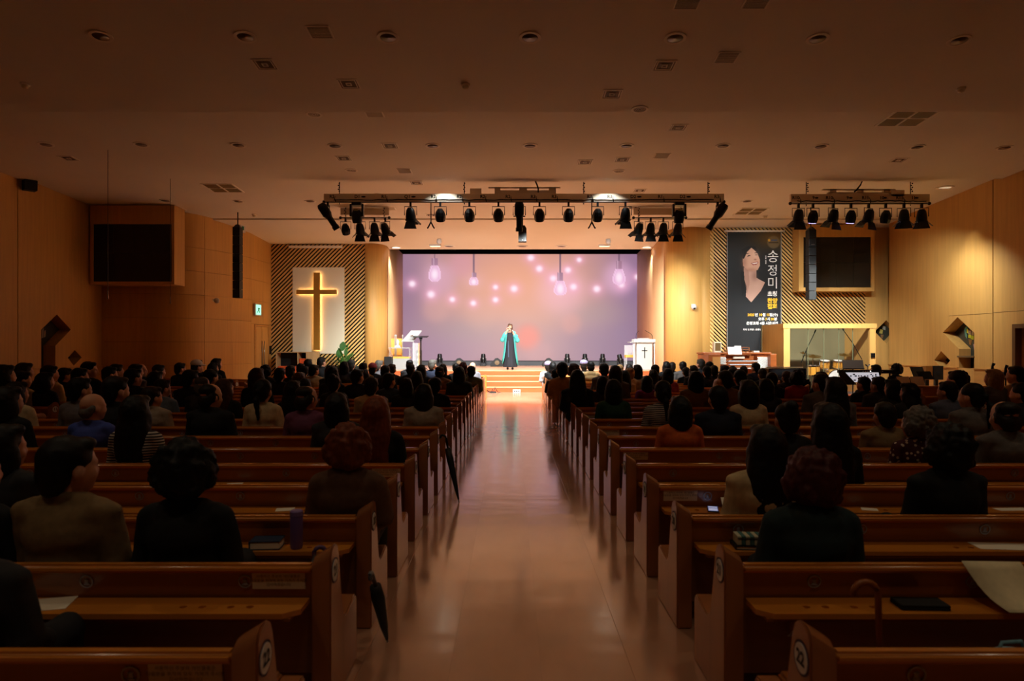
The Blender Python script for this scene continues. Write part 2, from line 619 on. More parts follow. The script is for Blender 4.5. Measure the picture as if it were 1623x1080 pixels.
# slatted walls ----------------------------------------------------------
def clip_rect(poly, x0, x1, z0, z1):
    def cut(pl, f, inter):
        out = []
        for i in range(len(pl)):
            a, b = pl[i], pl[(i + 1) % len(pl)]
            if f(a):
                out.append(a)
                if not f(b):
                    out.append(inter(a, b))
            elif f(b):
                out.append(inter(a, b))
        return out

    def ix(xv):
        return lambda a, b: (xv, a[1] + (b[1] - a[1]) * (xv - a[0]) / (b[0] - a[0]))

    def iz(zv):
        return lambda a, b: (a[0] + (b[0] - a[0]) * (zv - a[1]) / (b[1] - a[1]), zv)
    for f, i in ((lambda p: p[0] >= x0, ix(x0)), (lambda p: p[0] <= x1, ix(x1)), (lambda p: p[1] >= z0, iz(z0)), (lambda p: p[1] <= z1, iz(z1))):
        if not poly:
            return []
        poly = cut(poly, f, i)
    return poly


def slats(parent, rects, d, pitch, width, sgn, th=.045):
    """diagonal battens standing proud of a black backing, clipped to the rectangles"""
    mb = MB()
    for (x0, x1, z0, z1) in rects:
        k0, k1 = int((min(x0 - z1, x0 + z0) - 12) / pitch), int((max(x1 + z1, x1 - z0) + 12) / pitch)
        for k in range(k0, k1):
            c = k * pitch
            # line x - sgn*z = c  (45 degrees)
            p = [(c + sgn * -2, -2), (c + sgn * 8, 8), (c + width + sgn * 8, 8), (c + width + sgn * -2, -2)]
            q = clip_rect(p, x0, x1, z0, z1)
            if len(q) < 3:
                continue
            a = sum(q[i][0] * q[(i + 1) % len(q)][1] - q[(i + 1) % len(q)][0] * q[i][1] for i in range(len(q)))
            if abs(a) < 1e-4:
                continue
            n = len(q)
            vv = [(u, d - th, v) for u, v in q] + [(u, d, v) for u, v in q]
            ff = [tuple(range(n)), tuple(range(2 * n - 1, n - 1, -1))] + [(i, (i + 1) % n, n + (i + 1) % n, n + i) for i in range(n)]
            mb.add(vv, ff)
    o = mb.build('diagonal_batten', M_SLAT, parent)
    o['kind'] = 'stuff'
    return o


WX = sempty('wall_cross')
D1 = 25.0
MB().box(-8.83, -5.34, D1 + .05, D1 + .15, 0, 5.6).build('wall_backing', M_VOID, WX)
cx0, cx1, cz0, cz1 = atx(464, D1), atx(546, D1), atz(561, D1), atz(424, D1)
slats(WX, [(-8.83, cx0, .2, 5.5), (cx1, -5.36, .2, 5.5), (cx0, cx1, cz1, 5.5), (cx0, cx1, .2, cz0)], D1 + .05, .152, .076, 1)
MB().box(cx0, cx1, D1 - .03, D1 + .06, cz0, cz1).build('cream_panel', M_CREAM, WX, bevel=.008)
MB().box(-8.15, -6.2, D1 - .10, D1 + .0, 5.16, 5.24).build('light_pelmet', M_TRIM, WX)
# rounded wood return left of the screen
WRL = sempty('wall_stage_left')
arc = [(-5.36, 25.0), (-5.2, 25.0)] + [(-5.2 + .45 * sin(a), 25.45 - .45 * cos(a)) for a in [R(i * 90 / 8) for i in range(1, 9)]]
arc2 = arc + [(-4.75, 25.6)]


def ribbon(pts, z0, z1, name, m, parent, th=.1):
    mb = MB()
    n = len(pts)
    vv = [(x, y, z0) for x, y in pts] + [(x, y, z1) for x, y in pts]
    # thickness towards back
    ff = [(i, i + 1, n + i + 1, n + i) for i in range(n - 1)]
    mb.add(vv, ff)
    o = mb.build(name, m, parent, smooth=R(40))
    md = o.modifiers.new('solid', 'SOLIDIFY')
    md.thickness = th
    md.offset = -1
    return o


M_WOODSTAGE = mat('ash_veneer_pink', (222, 176, 128), 0.55, var=0.09, vscale=(16, 16, .8))
ribbon(arc2, 0, 5.5, 'wood_return', M_WOODWALL, WRL)
ribbon([(-4.75, 25.6), (-4.82, 28), (-4.88, 29.9)], 0.5, 5.6, 'reveal_panel', M_WOODSTAGE, WRL)
ribbon([(-4.88, 29.9), (-5.1, 30.3)], .5, 5.6, 'back_strip', M_WOODWALL, WRL)
WRR = sempty('wall_stage_right')
arc = [(6.62, 22.52), (6.3, 22.52)] + [(5.9 + .62 * cos(a), 23.05 + .62 * sin(a)) for a in [R(-58 - i * 122 / 14) for i in range(15)]]
ribbon(arc + [(5.28, 23.3)], 0, 5.62, 'wood_column', M_WOODWALL, WRR)
ribbon([(5.28, 23.3), (5.42, 26.5), (5.58, 29.9)], .5, 5.62, 'reveal_panel', M_WOODSTAGE, WRR)
ribbon([(5.58, 29.9), (5.85, 30.3)], .5, 5.6, 'back_strip', M_WOODWALL, WRR)
# right striped wall
WS = sempty('wall_front_right')
D2 = 22.4
MB().box(6.5, 11.62, D2 + .05, D2 + .15, 0, 5.6).build('wall_backing', M_VOID, WS)
slats(WS, [(6.5, 11.6, .3, 5.6)], D2 + .05, .128, .066, -1)
dia = [(11.9, 2.05), (12.28, 2.42), (12.66, 2.05), (12.28, 1.66)]
MB().poly([[(11.6, 0), (13.3, 0), (13.3, 5.7), (11.6, 5.7)], dia], lambda u, v, t: Vector((u, D2 + t, v)), 0, .4).build('wall_panel', M_WOODWALL, WS)
MB().box(11.8, 12.8, D2 + .3, D2 + .32, 1.6, 2.5).build('niche_pane', M_PANE, WS)
for pts, c in (([(12.2, 2.0), (12.3, 1.98), (12.32, 2.12), (12.22, 2.14)], (190, 176, 90)), ([(12.3, 2.14), (12.4, 2.1), (12.4, 2.22), (12.32, 2.24)], (170, 166, 150)),
               ([(12.24, 1.96), (12.34, 1.95), (12.31, 1.82), (12.25, 1.84)], (130, 100, 70))):
    shard(WS, lambda u, v, t: Vector((u, D2 + t, v)), pts, c, .27)
MB().box(13.3, 13.4, 16, 23, 0, 6.2).build('wall_recess_side', M_WOODWALL)['kind'] = 'structure'
MB().box(-13, 13.4, 31.2, 31.4, 0, 7).build('wall_stage_back', M_VOID)['kind'] = 'structure'
# black masking above the screen
MB().box(-5.4, 6.2, 30.45, 30.6, 5.66, 6.9).build('masking_border', M_VOID)['kind'] = 'structure'
MB().box(-5.6, 6.3, 26.0, 26.08, 5.28, 6.9).build('ceiling_upstand', M_VOID)['kind'] = 'structure'
MB().box(-13, 13.4, 26.0, 31.4, 6.9, 7.0).build('ceiling_stage_loft', M_VOID)['kind'] = 'structure'
for x0, x1 in ((-5.45, -5.4), (6.2, 6.25)):
    MB().box(x0, x1, 29.9, 31.3, .5, 6.9).build('wall_wing', M_VOID)['kind'] = 'structure'

# stage and steps ----------------------------------------------------------
ST = sempty('floor_stage')
HS = .71
for i in range(4):
    z1 = HS * (i + 1) / 4
    y0 = 23.27 + .3 * i
    MB().box(-5.3, 5.85, y0, 31.2 if i == 3 else y0 + .36, z1 - HS / 4 - (.0 if i == 0 else .02), z1 - .03).build('step_riser', M_STAGEFLOOR, ST)
    MB().box(-5.3, 5.85, y0 - .02, 31.2 if i == 3 else y0 + .33, z1 - .03, z1).build('step_tread', mat('tread_wood', (200, 146, 108), 0.28, var=.15, vscale=(1.2, 14, 10)), ST, bevel=.006)

# ================================================================== LED SCREEN
def srgb_arr(a):
    a = np.clip(a / 255.0, 0, 1)
    return np.where(a <= 0.04045, a / 12.92, ((a + 0.055) / 1.055) ** 2.4)


def grid_picture(name, nx, nz, x0, x1, z0, z1, y, rgb, m, parent=None):
    """rgb: (nz+1, nx+1, 3) linear, row 0 at the top"""
    X, Z = np.meshgrid(np.linspace(x0, x1, nx + 1), np.linspace(z1, z0, nz + 1))
    co = np.stack([X, np.full_like(X, y), Z], -1).reshape(-1, 3)
    me = bpy.data.meshes.new(name)
    nv = co.shape[0]
    me.vertices.add(nv)
    me.vertices.foreach_set('co', co.ravel())
    i, j = np.meshgrid(np.arange(nx), np.arange(nz))
    a = (j * (nx + 1) + i).ravel()
    q = np.stack([a, a + nx + 1, a + nx + 2, a + 1], -1)
    me.loops.add(q.size)
    me.loops.foreach_set('vertex_index', q.ravel())
    me.polygons.add(len(a))
    me.polygons.foreach_set('loop_start', np.arange(len(a)) * 4)
    me.update(calc_edges=True)
    at_ = me.color_attributes.new('picture', 'FLOAT_COLOR', 'POINT')
    c4 = np.concatenate([rgb.reshape(-1, 3), np.ones((nv, 1))], 1)
    at_.data.foreach_set('color', c4.astype(np.float32).ravel())
    return obj(name, me, m, parent)


def led_picture(nx, nz):
    U, V = np.meshgrid(np.linspace(18, 1590, nx + 1), np.linspace(30, 740, nz + 1))
    img = np.zeros(U.shape + (3,))

    def g(cx, cy, sx, sy, p=1.0):
        return np.exp(-(((U - cx) / sx) ** 2 + ((V - cy) / sy) ** 2) ** p)

    def put(mask, col, k=1.0):
        mk = np.clip(mask * k, 0, 1)[..., None]
        img[:] = img * (1 - mk) + np.array(col, float) * mk
    img[:] = (154, 124, 146)
    put(g(820, 40, 700, 420), (200, 146, 142), .9)
    put(g(800, 240, 480, 300), (236, 162, 128), .97)
    put(g(760, 430, 480, 190), (226, 156, 130), .65)
    put(g(820, 690, 620, 150), (202, 144, 138), .65)
    put(g(40, 260, 150, 500), (148, 112, 142), .75)
    put(g(1590, 300, 190, 560), (138, 104, 142), .85)
    put(g(200, 640, 420, 160), (160, 122, 150), .7)
    put(g(1350, 640, 300, 180), (142, 112, 142), .6)
    put(g(450, 530, 300, 90), (166, 138, 140), .5)
    put(g(1300, 420, 250, 90), (168, 142, 142), .45)
    # big soft bokeh
    for cx, cy, r, col, k in ((860, 585, 85, (244, 128, 108), .8), (1145, 490, 70, (220, 150, 140), .5), (255, 395, 90, (216, 158, 150), .5),
                              (430, 100, 90, (220, 150, 175), .45), (550, 430, 110, (222, 160, 140), .35), (370, 330, 70, (222, 158, 150), .4),
                              (940, 700, 90, (214, 150, 150), .35), (290, 205, 110, (214, 160, 190), .5), (1080, 270, 170, (240, 176, 190), .55),
                              (1460, 190, 110, (230, 176, 212), .5), (1480, 560, 60, (150, 120, 150), .3)):
        put(g(cx, cy, r, r, 2), col, k)
    for cx, cy, r in ((100, 228, 24), (224, 298, 27), (364, 332, 20), (502, 357, 20), (648, 250, 18), (770, 260, 25), (648, 334, 20), (880, 54, 24),
                      (936, 127, 24), (1198, 68, 18), (1124, 136, 22), (1028, 192, 24), (1160, 248, 24), (1314, 262, 25), (1476, 235, 22), (1580, 182, 20)):
        put(g(cx, cy, r * 2.0, r * 1.9), (248, 170, 205), .65)
        put(g(cx, cy, r * .95, r * .9, 1.5), (255, 232, 246), .98)
    # hanging bulbs
    for cx, top, sock0, sock1, b0, b1, wd in ((248, 30, 58, 106, 106, 214, 40), (505, 30, 152, 182, 182, 240, 30), (1074, 30, 152, 206, 206, 306, 40), (1460, 30, 78, 128, 128, 236, 40)):
        put((np.abs(U - cx) < 4) & (V < sock0), (112, 84, 104), .85)
        put((np.abs(U - cx) < wd * .5) & (V >= sock0) & (V <= sock1), (150, 108, 130), .95)
        put((np.abs(U - cx + wd * .22) < 3) & (V >= sock0) & (V <= sock1), (206, 170, 190), .8)
        t = np.clip((V - b0) / (b1 - b0), 0, 1)
        prof = wd * (0.55 + .5 * np.sin(np.clip(t * 1.15, 0, 1) * pi * .62)) * np.sqrt(np.clip(1 - np.clip((t - .72) / .28, 0, 1) ** 2, 0, 1))
        ins = (V >= b0) & (V <= b1) & (np.abs(U - cx) < prof)
        put(ins, (232, 176, 218), .75)
        edge = ins & (np.abs(U - cx) > prof - 6)
        put(edge, (252, 214, 240), .8)
        put(g(cx, (b0 + b1) / 2 + 4, wd * .62, (b1 - b0) * .36, 1.4), (255, 244, 252), .98)
        put(g(cx, (b0 + b1) / 2, wd * 2.2, (b1 - b0) * .9), (250, 190, 225), .28)
    return srgb_arr(img)


SD = 30.4
LS = thing('led_screen', 'large lit stage screen showing glowing bulbs on pink and purple', 'screen', (.325, SD, HS))
M_LED = mat('led_picture', (0, 0, 0), 0.5, attr='picture', emit='attr', estr=E_SCREEN)
LX0, LX1 = atx(633.5, SD) - .325, atx(1012.5, SD) - .325
LZ0, LZ1 = atz(572, SD) - HS, atz(403, SD) - HS
grid_picture('picture_surface', 260, 118, LX0, LX1, LZ0, LZ1, 0, led_picture(260, 118), M_LED, LS)
MB().box(LX0 - .03, LX1 + .03, .01, .1, LZ0 - .02, LZ1 + .03).build('screen_casing', M_BLACK, LS)
MB().box(LX0 - .03, LX1 + .03, -.06, .1, 0, LZ0 - .03).build('screen_plinth', mat('plinth_grey', (58, 58, 62), 0.6), LS)

# ================================================================== CEILING FITTINGS
def tilt_for(d):
    return -math.atan(.09 if d < 12.3 else (.045 if d < 16.85 else (.045 if d < 21.4 else .0587)))


def ceil_fix(name, label, cat, px, py, group):
    # depth where the pixel ray meets the ceiling
    d = 15.0
    for _ in range(60):
        d = (ceil_z(d) - HC) * F / (HZ - py)
    if 16.7 < d < 17.0:
        d = 17.05
    t = thing(name, label, cat, (atx(px, d), d, ceil_z(d)), 0, group)
    t.rotation_euler = (tilt_for(d), 0, 0)
    k = {'vent': .56, 'grille': .66, 'downlight': .74, 'speaker': .7}.get(cat, 1.0)
    t.scale = (k, k, k)
    return t


def me_ring(r0, r1, h, n=24):
    return MB().lathe([(r1, 0), (r1, -h), (r0, -h), (r0, 0)], n, caps=False)


ME_RING = me_ring(.155, .215, .018).mesh('trim_ring')
smooth_by(ME_RING, R(40))
ME_CONE = MB().lathe([(.155, -.015), (.12, -.006), (.10, -.003)], 24).mesh('reflector')
ME_CONE.shade_smooth()
ME_BULB = MB().lathe([(.0, -.010), (.05, -.009), (.09, -.006)], 16, caps=False).mesh('bulb')


def ordinal_rows(rows, fn):
    for rname, pts in rows:
        for i, p in enumerate(pts):
            fn(rname, i, p)


dl_rows = [('nearest row', [(160, 57), (389, 58), (615, 59), (840, 59), (1070, 60), (1296, 61), (1520, 64)]),
           ('middle row', [(73, 229), (224, 229), (378, 230), (531, 231), (686, 231), (840, 231), (993, 231), (1146, 231), (1301, 232), (1454, 233), (1592, 234)]),
           ('far row', [(262, 318), (378, 319), (492, 319), (599, 309), (1184, 319)])]


def mk_down(rname, i, p):
    t = ceil_fix('downlight', 'round recessed ceiling downlight, %s from left in the %s' % (ORD[i], rname), 'downlight', p[0], p[1], 'recessed downlights')
    obj('trim_ring', ME_RING, M_TRIM, t)
    obj('reflector', ME_CONE, M_CONE, t)
    obj('bulb', ME_BULB, mat('dim_bulb', (230, 220, 210), .4, emit=(255, 240, 225), estr=.5) if p[0] == 1296 else M_LAMPOFF, t)


ordinal_rows(dl_rows, mk_down)

ME_VF = MB()
for (a, b, c, d_) in ((-.30, .30, .26, .30), (-.30, .30, -.30, -.26), (-.30, -.26, -.26, .26), (.26, .30, -.26, .26)):
    ME_VF.box(a, b, c, d_, -.02, 0)
ME_VF = ME_VF.mesh('vent_frame')
ME_VB = MB().box(-.26, .26, -.26, .26, -.006, 0).mesh('vent_backing')
ME_SL = MB().box(-.26, .26, -.006, .006, -.022, -.004).mesh('louvre')
ME_PY = [MB().poly([[(-s, -s), (s, -s), (s, s), (-s, s)], [(-s + .03, -s + .03), (s - .03, -s + .03), (s - .03, s - .03), (-s + .03, s - .03)]],
                   lambda u, v, t: Vector((u, v, t)), -.012 - (.23 - s) * .12, -.004).mesh('diffuser_ring') for s in (.23, .155, .08)]
vents = [('louvre', 507, 51), ('diffuser', 420, 102), ('diffuser', 553, 133), ('diffuser', 1053, 104), ('louvre', 1152, 91), ('diffuser', 970, 149),
         ('louvre', 593, 180), ('diffuser', 618, 231), ('diffuser', 545, 251), ('louvre', 641, 271), ('diffuser', 1075, 202), ('louvre', 1049, 247),
         ('diffuser', 927, 257), ('diffuser', 986, 253), ('diffuser', 1424, 254), ('diffuser', 109, 251), ('diffuser', 283, 331), ('diffuser', 660, 290),
         ('diffuser', 1014, 302), ('louvre', 618, 331), ('diffuser', 683, 341), ('diffuser', 1003, 329), ('louvre', 1090, 3), ('louvre', 1200, 2)]
where_v = ['upper left near the second downlight', 'below the upper left downlights', 'left of the ceiling smoke detector', 'below the upper right of centre downlight',
           'below the brightest downlight', 'just above the first ceiling fold, right of centre', 'just past the first ceiling fold, left of centre', 'left of the centre middle row downlights',
           'under the fourth middle row downlight', 'just above the second ceiling fold left of centre', 'past the first fold right of centre', 'under the eighth middle row downlight', 'leftmost of three right of centre above the stage truss',
           'middle of three right of centre above the truss', 'on the right side under the ninth downlight', 'at the far left under the second downlight', 'in front of the dark left screen', 'just behind the second fold left of centre',
           'behind the truss right of centre', 'behind the truss above the left spotlight rig', 'between the truss and the left mic hanger', 'above the right spotlight rig', 'at the top edge, left of the pair', 'at the top edge, right of the pair']
for (kind, px, py), wh in zip(vents, where_v):
    t = ceil_fix('air_vent', ('square louvred air vent ' if kind == 'louvre' else 'square stepped air diffuser ') + wh, 'vent', px, py, 'square ceiling vents')
    obj('vent_frame', ME_VF, M_TRIM, t)
    obj('vent_backing', ME_VB, M_LOUVRE, t)
    if kind == 'louvre':
        for k in range(9):
            obj('louvre', ME_SL, M_TRIM, t, (0, -.208 + .052 * k, 0))
    else:
        for me in ME_PY:
            obj('diffuser_ring', me, M_LOUVRE if me == ME_PY[1] else M_TRIM, t)
for px, py, wh in ((1438, 187, 'on the right, past the first fold'), (353, 298, 'on the left, behind the second fold'), (1190, 335, 'behind the main truss on the right')):
    t = ceil_fix('return_grille', 'large four-cell return air grille %s' % wh, 'grille', px, py, 'four-cell ceiling grilles')
    for a in (-1, 1):
        for b in (-1, 1):
            MB().box(a * .3 - .26, a * .3 + .26, b * .3 - .26, b * .3 + .26, -.012, 0).build('grille_cell', mat('grille_olive', (126, 106, 62), .6), t)
    for k in (-1, 0, 1):
        MB().box(-.62, .62, k * .6 - .03 if k else -.03, k * .6 + .03 if k else .03, -.022, 0).build('grille_bar', M_TRIM, t)
        MB().box(k * .6 - .03, k * .6 + .03, -.6, .6, -.024, 0).build('grille_bar', M_TRIM, t)
for px, py, wh in ((498, 181, 'on the left past the first fold'), (557, 270, 'left of centre near the second fold'), (981, 271, 'right of centre near the second fold'), (1014, 173, 'half hidden at the first fold')):
    t = ceil_fix('ceiling_speaker', 'round ringed ceiling loudspeaker %s' % wh, 'speaker', px, py, 'round ceiling loudspeakers')
    obj('trim_ring', ME_RING, M_TRIM, t)
    MB().lathe([(.155, -.008), (0.001, -.008)], 24, caps=False).build('speaker_grille', M_LOUVRE, t)
    for r in (.04, .08, .12):
        MB().lathe([(r, -.014), (r + .012, -.014), (r + .012, -.006), (r, -.006), (r, -.014)], 24, caps=False).build('grille_ring', M_TRIM, t)
for px, py, wh in ((738, 134, 'between the first two ceiling bands, left of centre'), (1523, 140, 'at the upper right'), (40, 133, 'at the far upper left'), (1213, 342, 'right of the main truss'), (403, 340, 'above the left line array')):
    t = ceil_fix('smoke_detector', 'small domed ceiling smoke detector %s' % wh, 'detector', px, py, 'smoke detectors')
    MB().lathe([(.075, 0), (.075, -.02), (.055, -.03)], 16).build('detector_base', M_TRIM, t, True)
    MB().lathe([(.05, -.03), (.05, -.06), (.03, -.075), (.0, -.08)], 16, caps=False).build('detector_dome', M_CREAM, t, True)
for px, py, wh in ((690, 386, 'left of centre'), (958, 386, 'right of centre')):
    d = 25.2
    t = thing('surface_lamp', 'small white fitting glowing on the stage ceiling %s' % wh, 'lamp', (atx(px, d), d, P3(d)), 0, 'small stage ceiling fittings')
    MB().box(-.22, .22, -.1, .1, -.05, 0).build('lamp_base', M_WHITE, t, bevel=.01)
    MB().box(-.18, .18, -.08, .08, -.06, -.05).build('lamp_diffuser', mat('soft_diffuser', (255, 236, 200), .5, emit=(255, 226, 180), estr=1.6), t)
    t2 = thing('dome_camera', 'white dome camera on the stage ceiling, %s' % wh, 'camera', (atx(px + 6 * (1 if px < 800 else 1), 24.2), 24.2, P3(24.2)), 0, 'stage ceiling dome cameras')
    MB().lathe([(.08, 0), (.08, -.03), (.09, -.04)], 16).build('camera_base', M_WHITE, t2, True)
    MB().ell((0, 0, -.09), (.1, .1, .1)).build('camera_dome', M_WHITE, t2, True)
for i, px in enumerate((712, 890, 828)):
    d = 25.4
    t = thing('stage_downlight', 'flush round stage ceiling downlight, %s of three before the screen' % ('leftmost', 'rightmost', 'middle')[i], 'downlight', (atx(px, d), d, P3(d)), 0, 'stage ceiling downlights')
    obj('trim_ring', ME_RING, M_TRIM, t)
    obj('reflector', ME_CONE, M_CONE, t)
    MB().lathe([(.09, -.012), (0.001, -.012)], 16, caps=False).build('lamp_lens', M_LAMP, t)
    spot('stage_downlight_beam', t, t.location + Vector((0, 0, -.06)), t.location + Vector((0, 1.1, -4)), E_TOP, 118, .8, WARM, .12)
# reveal wall washers (make the warm scallops beside the screen)
for i, (x, y, tx) in enumerate(((-4.35, 26.0 - .35, -4.85), (5.05, 25.6, 5.45))):
    t = thing('wall_washer', 'round recessed washer lighting the wood beside the screen, %s' % ('left', 'right')[i], 'downlight', (x, y, P3(y) - .002), 0, 'stage wall washers')
    obj('trim_ring', ME_RING, M_TRIM, t)
    MB().lathe([(.15, -.004), (0.001, -.004)], 20, caps=False).build('lamp_lens', M_LAMP, t)
    spot('wall_washer_light', t, (x, y, P3(y) - .06), (tx, y + 1.6, 2.6), E_DOWN * 1.2, 70, .9)

# ================================================================== LIGHTING RIGS
ME_BODY_F = MB().lathe([(.0, .20), (.06, .195), (.10, .14), (.12, .05), (.13, -.02), (.13, -.10), (.12, -.12)], 16).mesh('lamp_body')
smooth_by(ME_BODY_F, R(35))
ME_BODY_P = MB().lathe([(.0, .17), (.06, .165), (.11, .09), (.135, .0), (.135, -.05), (.115, -.15), (.10, -.155)], 8).mesh('lamp_body')
ME_BODY_E = MB().lathe([(.0, .34), (.09, .33), (.12, .26), (.12, .02), (.10, -.02), (.075, -.08), (.075, -.30), (.09, -.32), (.09, -.40), (.085, -.41)], 14).mesh('lamp_body')
smooth_by(ME_BODY_E, R(35))
ME_LENS = MB().lathe([(.10, -.124), (.05, -.12), (.001, -.119)], 14, caps=False).mesh('lamp_lens')
ME_LENS_P = MB().lathe([(.095, -.16), (.05, -.158), (.001, -.158)], 14, caps=False).mesh('lamp_lens')
ME_LENS_E = MB().lathe([(.08, -.415), (.001, -.415)], 14, caps=False).mesh('lamp_lens')
ME_YOKE = MB().tube([(-.155, 0, .0), (-.155, 0, .22), (.155, 0, .22), (.155, 0, 0)], .011, 6).mesh('yoke')
ME_CLAMP = MB().box(-.025, .025, -.03, .03, .22, .34).mesh('clamp')
ME_RIM = MB().lathe([(.135, -.10), (.145, -.10), (.145, -.125), (.125, -.125)], 16, caps=False).mesh('gel_frame')


def me_door(wd, ht, wd2):
    return MB().add([(-wd, .0, 0), (wd, 0, 0), (wd2, 0, -ht), (-wd2, 0, -ht), (-wd, .006, 0), (wd, .006, 0), (wd2, .006, -ht), (-wd2, .006, -ht)],
                    [(0, 1, 2, 3), (7, 6, 5, 4), (0, 4, 5, 1), (1, 5, 6, 2), (2, 6, 7, 3), (3, 7, 4, 0)]).mesh('barn_door')


ME_DOOR = me_door(.11, .19, .16)
ME_DOORS = me_door(.10, .17, .07)


def fixture(kind, label, x, y, z, tilt, pan, group, light=None, lens=None, doors=(1, 1, 1, 1), energy=None, target=None, ang=60):
    """a stage lamp hanging from a pipe at (x,y,z); tilt leans the beam from straight down towards the stage"""
    nm = {'fresnel': 'fresnel_spotlight', 'par': 'par_lamp', 'profile': 'profile_spotlight'}[kind]
    t = thing(nm, label, 'spotlight', (x, y, z - .34), 0, group)
    yk = obj('yoke', ME_YOKE, M_BLACKM, t)
    obj('clamp', ME_CLAMP, M_BLACKM, t)
    yk.rotation_euler = (0, 0, pan)
    rot = Matrix.Rotation(pan, 4, 'Z') @ Matrix.Rotation(tilt, 4, 'X')
    me = {'fresnel': ME_BODY_F, 'par': ME_BODY_P, 'profile': ME_BODY_E}[kind]
    b = obj('lamp_body', me, M_BLACKM, t)
    b.rotation_euler = rot.to_euler()
    obj('lamp_lens', {'fresnel': ME_LENS, 'par': ME_LENS_P, 'profile': ME_LENS_E}[kind], lens or M_LAMPOFF, b)
    if kind == 'fresnel':
        obj('gel_frame', ME_RIM, M_BLACKM, b)
        for k in range(4):
            if not doors[k]:
                continue
            dd = obj('barn_door', ME_DOOR if k % 2 == 0 else ME_DOORS, M_BLACKM, b)
            a = k * pi / 2
            opening = R(26 if k % 2 == 0 else 48)
            dd.matrix_local = Matrix.Rotation(a, 4, 'Z') @ Matrix.Translation((0, -.125, -.125)) @ Matrix.Rotation(-opening, 4, 'X')
    if kind == 'profile':
        MB().box(-.15, .15, -.02, .02, -.04, -.01).build('shutter_handle', M_BLACKM, b)
    if energy:
        c = Vector((x, y, z - .34)) + (rot.to_3x3() @ Vector((0, 0, -.45 if kind == 'profile' else -.36)))
        spot('beam', t, c, target, energy, ang, .7, light or WARM, .08)
    return t


def truss(name, label, x0, x1, d, zbar, zpipe, chains, group):
    t = thing(name, label, 'truss', ((x0 + x1) / 2, d, zpipe), 0, group)
    cx = (x0 + x1) / 2
    MB().box(x0 - cx, x1 - cx, -.05, .05, zbar - zpipe - .10, zbar - zpipe + .10).build('cable_trunking', M_GREYM, t, bevel=.006)
    MB().tube([(x0 - cx - .02, -.02, 0), (x1 - cx + .02, -.02, 0)], .025, 10).build('pipe', M_STEEL, t, True)
    for k, (px0) in enumerate((x0 - cx, x1 - cx)):
        MB().ell((px0, -.02, 0), (.045, .045, .045), 10, 6).build('pipe_cap', M_BLACKM, t, True)
    for px in chains:
        xx = atx(px, d) - cx
        zt = ceil_z(d) - zpipe
        MB().tube([(xx, .0, -.06), (xx, .0, zt)], .012, 6).build('hanger_rod', M_BLACKM, t)
        for q in range(5):
            MB().cbox((xx + .012 * (-1) ** q, -.06, zt - .05 - .05 * q), (.03, .02, .03)).build('chain_link', M_BLACKM, t)
    return t


D3 = 17.4
ZB = atz(314, D3)
ZP = atz(320.5, D3)
TR = truss('lighting_truss', 'long grey lighting truss hung before the stage', atx(514, D3), atx(1147, D3), D3, ZB, ZP, (538, 736, 925, 1122), None)
TRX = TR.location.x
for px, tx in ((527, 'R2'), (567, 'D1'), (609, 'R1'), (646, 'Q1'), (687, 'R2'), (728, 'R2'), (765, 'R2'), (805, 'R2'), (845, 'R3'), (878, 'R3'), (934, 'R3'), (966, 'R3'), (1003, 'D2'), (1046, 'R1'), (1081, 'D2'), (1135, 'R3')):
    text('marking', tx, .115, M_BLACK, TR, (atx(px, D3) - TRX, -.053, ZB - ZP + .02), bold=.003)
    if tx[0] in 'DQ':
        MB().ell((atx(px + 6, D3) - TRX + .06, -.05, ZB - ZP + .02), (.06, .02, .022), 10, 6).build('socket', M_BLACKM, TR)
    else:
        MB().tube([(atx(px + 5, D3) - TRX, -.055, ZB - ZP + .02), (atx(px + 5, D3) - TRX, -.09, ZB - ZP - .04), (atx(px + 6, D3) - TRX, -.05, .0)], .012, 6).build('plug_lead', M_BLACKM, TR)
# winch box on top of the truss
wb = lambda a, b, y0, y1, dd=.0: MB().box(atx(a, D3) - TRX, atx(b, D3) - TRX, -.02 + dd, .06 + dd, atz(y1, D3) - ZP, atz(y0, D3) - ZP)
wb(745, 763, 299, 309).build('control_box', M_GREYM, TR)
wb(784, 881, 302, 310).build('winch_housing', M_GREYM, TR)
for a, b in ((784, 793), (823, 835), (870, 881)):
    wb(a, b, 297, 303).build('winch_post', M_GREYM, TR)
wb(774, 888, 297, 299).build('winch_rail', M_GREYM, TR)
p = [at(848, 287, D3), at(851, 294, D3), at(853, 300, D3), at(853, 306, D3)]
MB().tube([(q.x - TRX, -.06, q.z - ZP) for q in p], .02, 6).build('feed_cable', M_BLACKM, TR)
# loose cable along the pipe
rc = random.Random(3)
MB().tube([(x - TRX, -.06, .035 + .02 * rc.random()) for x in np.linspace(atx(530, D3), atx(1130, D3), 60)], .012, 5).build('pipe_cable', M_BLACKM, TR)

